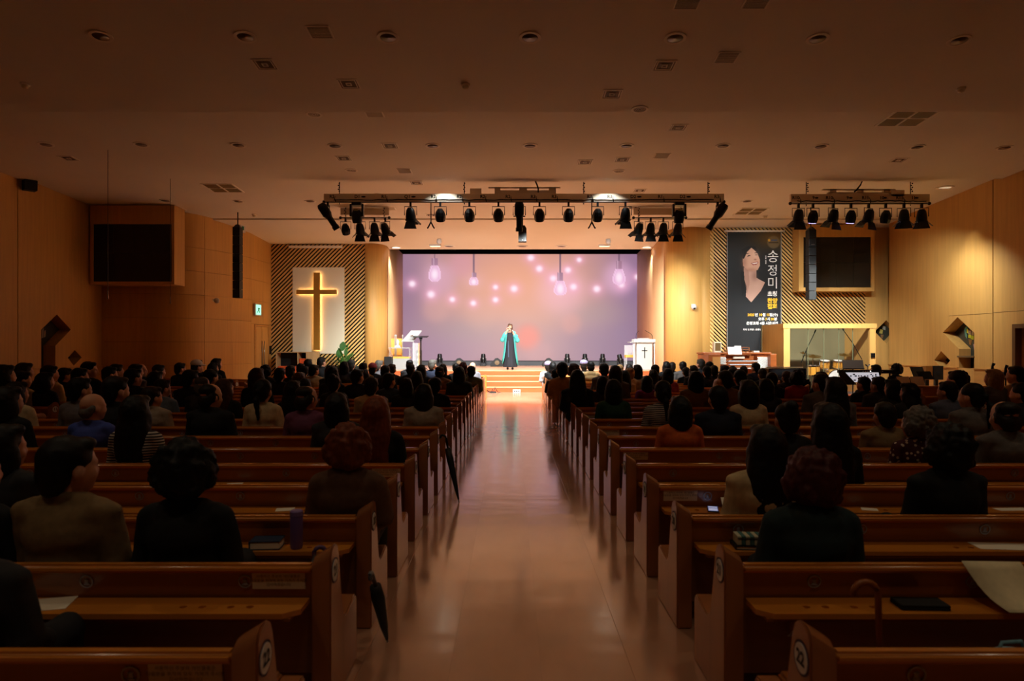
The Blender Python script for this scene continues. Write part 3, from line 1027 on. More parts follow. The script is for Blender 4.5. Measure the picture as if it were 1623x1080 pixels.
main = [('profile', 520, R(35), R(-60)), ('fresnel', 651, R(25), 0), ('par', 698, R(25), 0), ('par', 744, R(25), 0), ('par', 790, R(25), 0), ('profile', 823, R(10), 0),
        ('par', 855, R(25), 0), ('par', 901, R(25), 0), ('par', 947, R(25), 0), ('fresnel', 991, R(25), 0), ('profile', 1137, R(35), R(60))]
mw = {'profile': 'long profile spotlight', 'fresnel': 'black fresnel spotlight with barn doors', 'par': 'small black par lamp'}
tg = {520: (-7.1, 25, 2.6), 651: (-2.2, 25.6, .8), 698: (-3.0, 21.6, .2), 744: (-1.5, 22.4, .2), 790: (-.6, 24, .8), 823: (-.1, 25, 1.6), 855: (.7, 23, .6), 901: (1.4, 22.2, .2), 947: (3.0, 21.6, .2),
      991: (3.4, 25.6, .8), 1137: (5.8, 23.5, 2.6)}
for i, (kind, px, tl, pn) in enumerate(main):
    x = atx(px, D3)
    side = 'hanging %s from left on the long truss' % ORD[i + (1 if px > 560 else 0)]
    e = {'profile': .55, 'fresnel': 1.2, 'par': .75}[kind] * E_STAGE * (.10 if px == 520 else .06 if px == 1137 else .8 if px == 651 else 1)
    fixture(kind, mw[kind] + ' ' + side, x, D3 - .02, ZP, tl, pn, 'lamps on the long truss', None, M_LAMP if kind == 'fresnel' else M_LAMPOFF, (1, 1, 1, 0) if px == 651 else (1, 0, 1, 1), e, tg[px],
            {'profile': 34, 'fresnel': 74, 'par': 84}[kind])
for i, px in enumerate((566, 1076)):
    x = atx(px, D3)
    t = thing('moving_head', 'bulky black moving-head lamp near the %s end of the long truss' % ('left', 'right')[i], 'spotlight', (x, D3 - .02, ZP), 0, 'truss moving heads')
    MB().box(-.12, .12, -.1, .1, -.10, -.02).build('head_base', M_BLACKM, t, bevel=.012)
    for s in (-1, 1):
        MB().box(s * .15 - .025, s * .15 + .025, -.07, .07, -.38, -.06).build('head_arm', M_BLACKM, t, bevel=.012)
        MB().tube([(s * .1, 0, 0), (s * .1, 0, .06)], .018, 6).build('clamp', M_BLACKM, t)
    b = MB().lathe([(.0, .14), (.09, .13), (.125, .05), (.13, -.12), (.115, -.2), (.0, -.205)], 14, Matrix.Translation((0, 0, -.34)) @ Matrix.Rotation(R(12), 4, 'X')).build('head_body', M_BLACKM, t, R(35))
    MB().box(-.05, .05, -.135, -.125, -.25, -.2).build('head_display', mat('display_amber', (170, 150, 90), .4), b)
# small rigs
D4 = 20.0
for side, x0, x1, lamps in (('left', 540, 617, [('par', 548, R(30)), ('fresnel', 571, R(32)), ('fresnel', 594, R(32)), ('fresnel', 611, R(32))]),
                            ('right', 1004, 1087, [('fresnel', 1012, R(32)), ('fresnel', 1031, R(32)), ('fresnel', 1051, R(32)), ('fresnel', 1074, R(32))])):
    zb, zp = atz(338, D4), atz(345.5, D4)
    t = truss('spotlight_rig', 'short rig of four lamps behind the %s end of the truss' % side, atx(x0, D4), atx(x1, D4), D4, zb + .04, zp, ((x0 + 8), (x1 - 8)), 'short lamp rigs')
    for i, (kind, px, tl) in enumerate(lamps):
        pan = R(-25) if px in (611,) else (R(25) if px in (1012,) else 0)
        fixture(kind, '%s, %s from left on the short %s rig' % (mw[kind], ORD[i], side), atx(px, D4), D4 - .02, zp, tl, pan, 'lamps on the short rigs', None, M_LAMP if kind == 'fresnel' else M_LAMPOFF,
                (1, 1, 1, 1), E_RIG * (.28 if side == 'left' else .25 if i > 1 else .8) if kind == 'fresnel' else None,
                ((-6.6 if i != 1 else -7.4), 25, 2.8 if i == 2 else 1.0) if side == 'left' and i > 1 else ((-3.2, 26.5, .8) if side == 'left' else ((4.5, 26, 1.2) if i < 2 else (5.9, 24.5, 2.4 - i * .3))), 60)
# right truss
ZB2, ZP2 = atz(314.5, D3), atz(323, D3)
T2 = truss('lighting_truss', 'short grey lighting truss with eight lamps at right', atx(1252, D3), atx(1472, D3), D3, ZB2, ZP2, (1278, 1443), None)
T2X = T2.location.x
for px, tx in ((1260, 'R10'), (1288, '9'), (1313, 'R10'), (1342, '9'), (1370, 'R11'), (1396, '10'), (1424, 'R11'), (1446, '11')):
    text('marking', tx, .115, M_BLACK, T2, (atx(px, D3) - T2X, -.053, ZB2 - ZP2), bold=.003)
    if tx[0] == 'R':
        MB().tube([(atx(px + 6, D3) - T2X, -.055, ZB2 - ZP2), (atx(px + 7, D3) - T2X, -.09, ZB2 - ZP2 - .06), (atx(px + 8, D3) - T2X, -.05, .0)], .012, 6).build('plug_lead', M_BLACKM, T2)
    else:
        MB().ell((atx(px + 5, D3) - T2X, -.05, ZB2 - ZP2), (.05, .02, .022), 10, 6).build('socket', M_BLACKM, T2)
wb = lambda a, b, y0, y1, dd=.0: MB().box(atx(a, D3) - T2X, atx(b, D3) - T2X, -.02 + dd, .06 + dd, atz(y1, D3) - ZP2, atz(y0, D3) - ZP2)
wb(1312, 1410, 305, 312).build('winch_housing', M_GREYM, T2)
for a, b in ((1315, 1325), (1358, 1368), (1400, 1410)):
    wb(a, b, 300, 306).build('winch_post', M_GREYM, T2)
wb(1304, 1419, 300, 302).build('winch_rail', M_GREYM, T2)
wb(1411, 1432, 302, 312, -.03).build('control_box', M_GREYM, T2)
p = [at(1365, 287, D3), at(1362, 294, D3), at(1355, 303, D3), at(1352, 305, D3)]
MB().tube([(q.x - T2X, -.06, q.z - ZP2) for q in p], .02, 6).build('feed_cable', M_BLACKM, T2)
MB().tube([(x - T2X, -.06, .035 + .03 * rc.random()) for x in np.linspace(atx(1262, D3), atx(1466, D3), 30)], .012, 5).build('pipe_cable', M_BLACKM, T2)
rt = [('fresnel', 1265, 0, None), ('par', 1288, 0, M_LAMPV), ('fresnel', 1320, R(20), M_LAMP), ('par', 1348, 0, M_LAMPV), ('fresnel', 1376, R(25), M_LAMPV), ('par', 1403, 0, M_LAMPOFF), ('fresnel', 1432, R(-15), M_LAMPV), ('fresnel', 1460, R(-20), M_LAMP)]
rtg = [(7.7, 21.6, 2.3), (7.3, 21.6, 1.0), (8.2, 21.5, 1.0), (9.2, 21.5, 1.0), (10.2, 21.5, 1.3), (9.8, 21, .4), (12.1, 19.4, 1.9), (12.1, 17.9, 2.0)]
for i, (kind, px, pn, ln) in enumerate(rt):
    fixture(kind, '%s, %s from left on the right truss' % (mw[kind], ORD[i]), atx(px, D3), D3 - .02, ZP2, R(18) if i < 6 else R(8), pn, 'lamps on the right truss', None, ln or M_LAMP, (1, 1, 1, 1), E_RIGHT * (.8, .5, .8, .8, .8, .7, .3, .22)[i], rtg[i], 88 if i == 0 else 64 if i < 6 else 105)

# hall downlights that are on, spilling on the truss trunking from just behind the second fold
for px in (703, 965):
    d = 16.98
    t = ceil_fix('downlight', 'lit downlight hidden behind the second fold, %s one' % ('left' if px < 800 else 'right'), 'downlight', px, 290, 'lit downlights above the truss')
    obj('trim_ring', ME_RING, M_TRIM, t)
    MB().lathe([(.15, -.004), (0.001, -.004)], 20, caps=False).build('lamp_lens', mat('hidden_lens', (230, 220, 200), .4, emit=(255, 240, 215), estr=.8), t)
    t.location = (atx(px, 17.0), 16.96, ceil_z(16.96))
    spot('downlight_beam', t, t.location + Vector((0, 0, -.05)), t.location + Vector((0, .12, -3)), 60, 115, .25)
# hall downlights left on above and behind the photographer
for j, yy in enumerate((5.3, .8)):
    for i, xx in enumerate((-6.2, -3.0, .4, 3.8, 7.0)):
        t = thing('downlight', 'lit hall downlight overhead outside the view, %s of the %s row' % (ORD[i], ('front', 'rear')[j]), 'downlight', (xx, yy, P1(yy)), 0, 'lit hall downlights')
        obj('trim_ring', ME_RING, M_TRIM, t)
        MB().lathe([(.15, -.004), (0.001, -.004)], 20, caps=False).build('lamp_lens', mat('hall_lens', (255, 230, 190), .4, emit=(255, 210, 150), estr=1.0), t)
        spot('hall_downlight_beam', t, (xx, yy, P1(yy) - .05), (xx, yy, 0), E_HALL, 105, 1.0, (1, .78, .5), .12)
# wall washer over the right niche
t = thing('wall_washer', 'recessed washer lighting the right wall above the stained glass niche', 'downlight', (11.35, 17.9, ceil_z(17.9)), 0, 'hall wall washers')
obj('trim_ring', ME_RING, M_TRIM, t)
MB().lathe([(.15, -.004), (0.001, -.004)], 20, caps=False).build('lamp_lens', mat('washer_lens', (200, 190, 170), .4, emit=(255, 230, 190), estr=.5), t)
spot('wall_washer_light', t, t.location + Vector((0, 0, -.06)), (12.1, 17.9, 2.2), E_DOWN * .9, 48, .5, (1, .9, .7))

# line arrays
for side, px, d, y0, y1, tx in (('left', 377, 20.6, 361, 473, 342), ('right', 1285, 20.0, 365, 476, 345)):
    x = atx(px, d)
    zt, zb = atz(y0, d), atz(y1, d)
    t = thing('line_array_speaker', 'tall black line array speaker hanging at the %s' % side, 'speaker', (x, d, zb), 0, 'hanging line arrays')
    n = 8
    h = (zt - zb) / n
    for k in range(n):
        MB().box(-.105, .105, -.14, .12, k * h + .006, (k + 1) * h - .006).build('speaker_cabinet', mat('speaker_black', (11, 12, 13), .55), t, bevel=.006)
    MB().add([(-.105, -.1, n * h), (.105, -.1, n * h), (.105, .1, n * h), (-.105, .1, n * h), (-.04, -.04, n * h + .09), (.04, -.04, n * h + .09), (.04, .04, n * h + .09), (-.04, .04, n * h + .09)],
             [(0, 3, 2, 1), (4, 5, 6, 7), (0, 1, 5, 4), (1, 2, 6, 5), (2, 3, 7, 6), (3, 0, 4, 7)]).build('flying_frame', M_BLACKM, t)
    MB().tube([(0, 0, n * h + .08), (0, 0, ceil_z(d) - zb)], .018, 8).build('hanger_rod', M_BLACKM, t)
    if side == 'right':
        MB().box(-.05, .05, -.146, -.14, (n * .78) * h, (n * .78) * h + .02).build('badge', M_STEEL, t)
# centre fill speaker
d = 18.6
t = thing('centre_speaker', 'small black loudspeaker hanging below the truss centre', 'speaker', (atx(828, d), d, atz(384, d)), 0)
MB().poly([[(-.11, 0), (.11, 0), (.11, .36), (.06, .44), (-.06, .44), (-.11, .38)]], lambda u, v, q: Vector((u, q, v)), -.12, .12).build('speaker_cabinet', MATS['speaker_black'], t, bevel=.008)
MB().box(-.012, .012, -.126, -.12, .03, .05).build('badge', M_STEEL, t)
MB().tube([(0, 0, .44), (0, 0, ceil_z(d) - atz(384, d))], .02, 8).build('hanger_rod', M_BLACKM, t)
# hanging hooks behind the truss
for side, px in (('left', 683), ('right', 938)):
    d = 19.0
    t = thing('mic_hanger', 'small black forked hanger behind the truss, %s of centre' % side, 'hanger', (atx(px, d), d, atz(351, d)), 0, 'forked ceiling hangers')
    zt = ceil_z(d) - atz(351, d)
    MB().tube([(0, 0, zt), (0, 0, -.05)], .014, 6).build('hanger_rod', M_BLACKM, t)
    MB().tube([(0, 0, -.02), (-.07, 0, -.16), (-.10, 0, -.2)], .022, 6).build('hanger_fork', M_BLACKM, t)
    MB().tube([(0, 0, -.02), (.07, 0, -.16), (.10, 0, -.2)], .022, 6).build('hanger_fork', M_BLACKM, t)
# hanging choir microphones on the left
for i, (px, d, yb) in enumerate(((171, 14.7, 470), (270, 17.1, 478))):
    zb = atz(yb, d)
    t = thing('hanging_microphone', 'thin microphone on a long wire before the left screen, %s' % ('nearer one', 'farther one')[i], 'microphone', (atx(px, d), d, zb), 0, 'hanging choir microphones')
    MB().tube([(0, 0, .1), (0, 0, ceil_z(d) - zb)], .006, 5).build('wire', M_BLACKM, t)
    MB().tube([(0, 0, -.06), (0, 0, .0), (0, 0, .02), (0, 0, .12)], [.016, .016, .012, .012], 10).build('microphone_capsule', M_STEEL, t, True)

# ================================================================== SIDE SCREENS
zc = ceil_z(19.6)
t = thing('screen_cabinet', 'wooden cabinet with a dark switched-off screen high on the left', 'cabinet', (-10.9, 19.65, 3.35), 0, 'wall screen cabinets')
MB().box(-1.25, 1.18, 0, .62, 0, .08).build('cabinet_bottom', M_WOODWALL, t)
MB().box(-1.25, 1.18, 0, .62, 1.74, 2.28).build('cabinet_top', M_WOODWALL, t)
MB().box(1.10, 1.18, 0, .62, .08, 1.74).build('cabinet_side', M_WOODWALL, t)
MB().box(-1.25, -1.17, 0, .62, .08, 1.74).build('cabinet_side', M_WOODWALL, t)
for a in range(4):
    for b in range(2):
        MB().box(-1.17 + a * .5675 + .002, -1.17 + (a + 1) * .5675 - .002, .05, .12, .08 + b * .83 + .002, .08 + (b + 1) * .83 - .002).build('display_tile', M_SCRDARK, t)
t = thing('screen_cabinet', 'wooden cabinet with a dark switched-off screen beside the banner', 'cabinet', (10.35, 21.85, 3.33), 0, 'wall screen cabinets')
MB().box(-1.17, 1.25, 0, .5, 0, .12).build('cabinet_bottom', M_WOODWALL, t)
MB().box(-1.17, 1.25, 0, .5, 1.74, 2.14).build('cabinet_top', M_WOODWALL, t)
MB().box(-1.17, -1.02, 0, .5, .12, 1.74).build('cabinet_side', M_WOODWALL, t)
MB().box(1.15, 1.25, 0, .5, .12, 1.74).build('cabinet_side', M_WOODWALL, t)
for a in range(4):
    for b in range(2):
        MB().box(-1.02 + a * .5425 + .003, -1.02 + (a + 1) * .5425 - .003, .05, .12, .12 + b * .81 + .003, .12 + (b + 1) * .81 - .003).build('display_tile', M_SCRDARK, t)

# ================================================================== CROSS
t = thing('wall_cross_sign', 'large gilded cross with a glowing outline on the cream panel', 'cross', (atx(504, D1), D1 - .03, atz(555, D1)), 0)
H = atz(433, D1) - atz(555, D1)
za, zb = atz(467, D1) - atz(555, D1), atz(460, D1) - atz(555, D1)
MB().box(-.115, .115, -.16, -.06, 0, H).build('upright', M_GOLD, t, bevel=.01)
MB().box(-.74, .72, -.158, -.062, za, zb).build('crossbar', M_GOLD, t, bevel=.01)
M_GLOW = mat('halo_strip', (255, 220, 160), .5, emit=(255, 196, 120), estr=9.0)
MB().box(-.09, .09, -.058, -.045, .02, H - .02).build('light_strip', M_GLOW, t)
MB().box(-.71, .69, -.058, -.045, za + .025, zb - .025).build('light_strip', M_GLOW, t)

# ================================================================== BANNER
def banner_picture(nx, nz):
    # coordinates: photo pixels, banner spans x 1152.5..1238, y 368..556
    U, V = np.meshgrid(np.linspace(1152.5, 1238, nx + 1), np.linspace(368, 556, nz + 1))
    img = np.zeros(U.shape + (3,))
    img[:] = (25, 26, 29)

    def g(cx, cy, sx, sy, p=1.0):
        return np.exp(-(((U - cx) / sx) ** 2 + ((V - cy) / sy) ** 2) ** p)

    def put(mask, col, k=1.0):
        mk = np.clip(mask * k, 0, 1)[..., None]
        img[:] = img * (1 - mk) + np.array(col, float) * mk

    def pg(pts):
        ins = np.zeros(U.shape, bool)
        n = len(pts)
        for i in range(n):
            (x0, y0), (x1, y1) = pts[i], pts[(i + 1) % n]
            if y0 == y1:
                continue
            c = (V >= min(y0, y1)) & (V < max(y0, y1)) & (U < x0 + (V - y0) * (x1 - x0) / (y1 - y0))
            ins ^= c
        return ins.astype(float)
    put(np.clip(1 - (V - 368) / 60, 0, 1), (24, 22, 20), .8)
    put(g(1226, 376, 34, 18), (112, 76, 8), .8)
    put(g(1226, 384, 10.2, 10.2, 8), (126, 106, 74), .7)
    put(g(1219, 381, 2.0, 2.2, 4), (226, 160, 30), .95)
    put((np.abs(U - 1227) < 5) & (np.abs(V - 381) < 1.2), (70, 80, 110), .8)
    put((np.abs(U - 1226) < 8) & (np.abs(V - 384.8) < 1.1), (60, 44, 16), .8)
    # hair
    put(pg([(1176, 396), (1186, 390), (1197, 391), (1202, 400), (1204, 412), (1200, 440), (1196, 446), (1184, 462), (1176, 470), (1174, 430)]), (18, 17, 18))
    # neck, shoulder
    put(pg([(1178.5, 424), (1199, 426), (1198.5, 440), (1203, 443), (1212.5, 448), (1206, 461), (1190.5, 479.5), (1182, 470), (1183.5, 455), (1180, 444)]), (206, 164, 146))
    put(g(1196, 438, 5, 8), (150, 108, 94), .55)
    put(pg([(1178.5, 424), (1186, 424), (1188, 450), (1184, 466), (1180, 444)]), (172, 128, 112), .55)
    put(g(1200, 452, 8, 6), (222, 184, 166), .5)
    # face, turned up to the right
    put(pg([(1177, 410), (1180, 402), (1185, 396), (1191, 393), (1196, 397), (1201, 403), (1204, 411), (1204.5, 421), (1201, 428), (1194, 430), (1185, 428), (1178, 422)]), (216, 168, 142))
    put(g(1179, 416, 4.5, 10), (164, 110, 90), .6)
    put(g(1197, 404, 5, 6), (240, 204, 182), .5)
    put(g(1190, 428, 10, 3), (170, 116, 96), .5)
    put(pg([(1177, 411), (1179, 402), (1186, 395), (1190.5, 393), (1184, 400), (1179.5, 410)]), (20, 18, 18), .95)
    # brows, eyes, nose, mouth
    put(pg([(1180.5, 403.6), (1184, 401.4), (1188.5, 402.2), (1184, 402.8)]), (58, 38, 32), .9)
    put(pg([(1194.5, 401.4), (1197.5, 400.2), (1200.5, 401.6), (1197.5, 401.6)]), (58, 38, 32), .9)
    put(pg([(1183, 407), (1186, 405), (1189.5, 404.8), (1189, 406.2), (1185, 406.8)]), (34, 24, 24), .95)
    put(pg([(1195.5, 404.6), (1198.5, 403.4), (1201.2, 404), (1199, 405)]), (34, 24, 24), .95)
    put(g(1197, 411.6, 1.8, 1.1), (150, 96, 80), .8)
    put(pg([(1190, 417.5), (1195, 416), (1201, 414.6), (1202, 416.6), (1199, 420), (1193.5, 420.6)]), (158, 70, 66), .95)
    put(pg([(1191.5, 417.8), (1196, 416.9), (1200.6, 415.8), (1200, 417.8), (1194.5, 419)]), (246, 238, 230), .98)
    return srgb_arr(img)


BD = D2 - .06
BZ0, BZ1 = atz(556, BD), atz(368, BD)
BX0, BX1 = atx(1152.5, BD), atx(1238, BD)
BN = thing('concert_banner', 'tall dark banner with a portrait and Korean concert lettering', 'banner', ((BX0 + BX1) / 2, BD, BZ0), 0)
M_BAN = mat('banner_print', (40, 40, 44), .7, attr='picture')
bcx = (BX0 + BX1) / 2
grid_picture('banner_face', 171, 376, BX0 - bcx, BX1 - bcx, 0, BZ1 - BZ0, -.004, banner_picture(171, 376), M_BAN, BN)
MB().box(BX0 - bcx, BX1 - bcx, -.002, .004, 0, BZ1 - BZ0).build('banner_cloth', mat('banner_grey', (25, 26, 29), .7), BN)
for xx in (BX0 - bcx, BX1 - bcx):
    MB().box(xx - .012, xx + .012, -.01, .008, 0, BZ1 - BZ0).build('banner_hem', mat('hem_grey', (150, 146, 138), .7), BN)
MB().tube([(BX0 - bcx - .1, -.03, BZ1 - BZ0 + .03), (BX1 - bcx + .1, -.03, BZ1 - BZ0 + .03)], .028, 8).build('banner_rod', M_TRIM, BN, True)
M_TW = mat('print_white', (246, 244, 238), .7)
M_TY = mat('print_yellow', (246, 190, 40), .7)
bt = lambda px, py: (atx(px, BD) - bcx, -.012, atz(py, BD) - BZ0)
KP = BD / F
text('lettering', '송', 21 * KP, M_TW, BN, bt(1225, 408), sx=.98)
text('lettering', '정', 19 * KP, M_TW, BN, bt(1224.5, 430), sx=.98)
text('lettering', '미', 20 * KP, M_TW, BN, bt(1224.5, 450), sx=1.0)
text('lettering', '초청', 8.6 * KP, M_TW, BN, bt(1224, 466.5), bold=.006)
text('lettering', '찬양', 8.6 * KP, M_TY, BN, bt(1224, 477.5), bold=.008)
text('lettering', '집회', 8.6 * KP, M_TY, BN, bt(1224, 486.5), bold=.008)
for body, m, x, y in (('2025', M_TY, 1190.0, 499.5), ('년', M_TW, 1198.6, 499.5), ('10', M_TY, 1205.3, 499.5), ('월', M_TW, 1210.8, 499.5), ('15', M_TY, 1217, 499.5), ('일(수)', M_TW, 1226, 499.5),
                      ('오후', M_TW, 1206.5, 506.3), ('7', M_TY, 1214, 506.3), ('시', M_TW, 1218, 506.3), ('30', M_TY, 1224, 506.3), ('분', M_TW, 1229.2, 506.3)):
    text('lettering', body, 5.4 * KP, m, BN, bt(x, y), bold=.004)
text('lettering', '은평교회 4층 시온성전', 5.4 * KP, M_TW, BN, bt(1208, 513), bold=.004)
text('lettering', '주최 및 주관 : 은평성결교회 찬양위원회', 3.3 * KP, M_TW, BN, bt(1204.5, 523), bold=.0015)
text('lettering', '우\n리\n들\n\n찬\n양\n을', 2.2 * KP, M_TW, BN, bt(1213.5, 412), bold=.001, line=.85)

# ================================================================== WALL DEVICES
t = thing('exit_sign', 'small glowing green exit sign above the double door', 'sign', (-8.80, 23.62, 2.62), R(80))
MB().box(-.2, .2, -.03, .03, 0, .42).build('sign_case', M_WHITE, t, bevel=.008)
MB().box(-.16, .16, -.036, -.03, .04, .38).build('sign_face', mat('exit_glow', (150, 240, 210), .4, emit=(150, 244, 214), estr=1.3), t)
MB().poly([[(-.05, .1), (0, .2), (.06, .1), (.08, .12), (.03, .24), (.09, .22), (.09, .25), (.02, .28), (-.06, .26), (-.04, .24), (-.02, .25), (-.03, .2), (-.08, .12)]], lambda u, v, q: Vector((u, q, v)), -.04, -.036).build('running_figure', mat('exit_green', (20, 120, 84), .4), t)
t = thing('wall_camera', 'white bullet camera on the curved left wall', 'camera', (-9.28, 21.25, 3.0), R(55), 'wall cameras')
MB().lathe([(.05, 0), (.05, .03)], 12, Matrix.Rotation(R(90), 4, 'X')).build('camera_mount', M_WHITE, t)
MB().tube([(0, -.03, 0), (0, -.1, .02)], .03, 8).build('camera_arm', M_WHITE, t)
MB().ell((0, -.16, -.02), (.075, .1, .085)).build('camera_housing', M_WHITE, t, True)
t = thing('wall_camera', 'white dome camera on the yellow wood column', 'camera', (5.93, 22.40, 2.85), 0, 'wall cameras')
MB().box(-.07, .07, -.1, .02, 0, .1).build('camera_mount', M_WHITE, t, bevel=.01)
MB().ell((.0, -.14, .0), (.09, .1, .1)).build('camera_housing', M_WHITE, t, True)
MB().ell((.0, -.2, -.05), (.04, .04, .04)).build('camera_lens', M_BLACK, t, True)
t = thing('corner_speaker', 'small dark bracketed speaker high in the left wall corner', 'speaker', (-12.05, 17.05, 5.45), R(50))
MB().box(-.14, .14, -.14, .1, 0, .26).build('speaker_cabinet', MATS['speaker_black'], t, bevel=.015)
MB().box(-.12, .12, -.15, -.14, .02, .24).build('speaker_grille', M_BLACK, t)
t = thing('emergency_sign', 'small white sign box behind the left line array', 'sign', (atx(386, 22.2), 22.1, atz(362, 22.2)), R(60))
MB().box(-.1, .1, -.03, .03, -.16, .12).build('sign_case', M_WHITE, t, bevel=.006)
MB().box(-.04, .04, -.036, -.03, -.08, .04).build('sign_mark', mat('sign_green', (40, 110, 80), .5), t)
t = thing('wall_speaker_bracket', 'small white projector-like box at the column top', 'speaker', (5.35, 23.9, 4.72), R(-30))
MB().box(-.1, .1, -.12, .12, 0, .2).build('device_case', M_WHITE, t, bevel=.01)
MB().box(-.03, .03, -.03, .03, .2, .45).build('device_bracket', M_GREYM, t)
t = thing('thermostat', 'small white wall control beside the left screen edge', 'switch', (-4.84, 29.6, 2.45), R(75))
MB().box(-.12, .12, -.02, .02, 0, .32).build('control_case', M_WHITE, t, bevel=.005)
MB().box(-.09, .09, -.026, -.02, .18, .27).build('control_display', mat('lcd_grey', (70, 80, 84), .3), t)
t = thing('wall_switch', 'dark wall switch plate right of the double door', 'switch', (-8.81, 24.9, 1.28), R(85))
MB().box(-.07, .07, -.015, .015, 0, .3).build('switch_plate', M_BLACK, t, bevel=.004)
MB().box(-.03, .03, -.022, -.015, .06, .24).build('switch_rocker', M_BLACKM, t)

# ================================================================== STAGE OBJECTS
def mh_small(px, d, label, lean=0.0):
    t = thing('floor_moving_head', label, 'spotlight', (atx(px, d), d, HS), 0, 'moving heads along the stage floor')
    MB().box(-.13, .13, -.12, .12, 0, .1).build('head_base', M_BLACKM, t, bevel=.01)
    for s in (-1, 1):
        MB().box(s * .11 - .02, s * .11 + .02, -.05, .05, .08, .34).build('head_arm', M_BLACKM, t, bevel=.01)
    b = MB().lathe([(.0, -.18), (.085, -.17), (.1, -.05), (.1, .12), (.085, .2), (.07, .21)], 14, Matrix.Translation((0, 0, .32)) @ Matrix.Rotation(lean, 4, 'Y')).build('head_body', M_BLACKM, t, R(35))
    MB().lathe([(.07, .212), (.001, .212)], 12, Matrix.Translation((0, 0, .32)) @ Matrix.Rotation(lean, 4, 'Y'), caps=False).build('head_lens', M_LAMPOFF, b)
    MB().box(-.02, .02, -.13, -.12, .3, .36).build('head_badge', M_STEEL, b)


mh_small(697, 29.6, 'leftmost small black moving head below the screen')
mh_small(766, 29.6, 'black moving head left of the singer')
mh_small(899, 29.6, 'first black moving head right of the singer')
mh_small(927, 29.6, 'second black moving head right of the singer')
mh_small(955, 29.6, 'third black moving head right of the singer')
mh_small(983, 28.0, 'tallest moving head, leaning, beside the white pulpit', R(-14))
for px, lb in ((728, 'round-topped monitor wedge left of the singer, farther one'), (788, 'black monitor wedge close to the singer'), (870, 'black monitor wedge right of the singer')):
    t = thing('stage_monitor', lb, 'speaker', (atx(px, 29.0), 29.0, HS), 0, 'stage monitor wedges')
    mm = Matrix.Rotation(R(0), 4, 'Z')
    MB().poly([[(-.28, 0), (.28, 0), (.28, .16), (.02, .36), (-.08, .34), (-.28, .12)]], lambda u, v, q: Vector((u, q, v)), -.2, .2).build('monitor_cabinet', MATS['speaker_black'], t, bevel=.01)
    MB().lathe([(.1, 0), (.0, .01)], 14, Matrix.Translation((-.0, -.205, .16)) @ Matrix.Rotation(R(90), 4, 'X'), caps=False).build('speaker_cone', M_LOUVRE, t)
# left speaker box
t = thing('floor_speaker', 'black upright floor speaker in front of the acrylic table', 'speaker', (atx(611.5, 24.2), 24.75, HS), 0)
MB().box(-.14, .14, -.14, .14, .0, .48).build('speaker_cabinet', MATS['speaker_black'], t, bevel=.01)
MB().box(-.12, .12, -.15, -.14, .03, .45).build('speaker_grille', M_BLACK, t)
# acrylic communion table with chairs behind
AT = thing('acrylic_table', 'clear acrylic table with a wooden shelf at stage left', 'table', (atx(636, 25.5), 25.5, HS), 0)
MB().box(-.42, .36, -.25, .25, .78, .81).build('table_top', M_FROST, AT)
MB().box(-.42, .34, -.22, .22, .40, .47).build('table_shelf', mat('honey_wood', (232, 178, 84), .4, var=.1, vscale=(3, 3, 20)), AT, bevel=.006)
MB().box(-.40, .33, -.23, -.215, 0, .40).build('front_panel', M_FROST, AT)
for a in (-.40, .32):
    MB().box(a, a + .03, -.24, .24, 0, .78).build('side_panel', M_CLEAR, AT)
t = thing('tissue_box', 'white tissue pack standing on the acrylic table', 'tissues', (atx(630, 25.5), 25.5, HS + .81), 0)
MB().box(-.1, .1, -.06, .06, 0, .08).build('tissue_carton', M_WHITE, t, bevel=.005)
MB().lathe([(.06, .08), (.05, .14), (.07, .22), (.02, .3), (.0, .32)], 8, caps=False).build('tissue_sheet', M_WHITE, t, True)
for i, px in enumerate((620, 632)):
    t = thing('stage_chair', 'honey wood chair behind the acrylic table, %s one' % ('left', 'right')[i], 'chair', (atx(px, 26.3), 26.3, HS), 0, 'wooden stage chairs', (.72, .9, 1.0))
    hw = MATS['honey_wood']
    MB().box(-.2, .2, -.2, .2, .42, .47).build('seat', hw, t, bevel=.01)
    MB().box(-.17, .17, .17, .21, .5, 1.16).build('backrest', hw, t, bevel=.015)
    for a in (-1, 1):
        for b in (-1, 1):
            MB().box(a * .17 - .02, a * .17 + .02, b * .17 - .02, b * .17 + .02, 0, 1.22 if b == 1 else .42).build('leg', M_FROST if b == 1 else hw, t)
        MB().ell((a * .17, .17, 1.26), (.04, .04, .05), 8, 6).build('finial', M_FROST, t, True)
# acrylic lectern
t = thing('acrylic_lectern', 'slender clear acrylic lectern with a tilted reading plate', 'lectern', (atx(655, 25.2), 25.2, HS), 0)
MB().add([(-.42, -.14, 1.02), (.02, -.14, 1.02), (.30, .14, 1.42), (-.10, .14, 1.42), (-.42, -.14, 1.04), (.02, -.14, 1.04), (.30, .14, 1.44), (-.10, .14, 1.44)],
         [(0, 3, 2, 1), (4, 5, 6, 7), (0, 1, 5, 4), (1, 2, 6, 5), (2, 3, 7, 6), (3, 0, 4, 7)]).build('reading_plate', M_FROST, t)
MB().box(-.03, .03, -.03, .03, 0, 1.2).build('lectern_post', M_CLEAR, t)
MB().box(.0, .22, -.12, -.1, 0, .98).build('front_panel', M_CLEAR, t)
MB().box(.20, .225, -.12, .12, 0, .98).build('panel_edge', mat('amber_edge', (240, 200, 150), .3), t)
MB().box(-.2, .25, -.16, .16, 0, .04).build('lectern_base', M_FROST, t)
MB().ell((-.02, -.08, 1.24), (.08, .05, .03), 10, 6).build('hinge', M_CHROME, t, True)
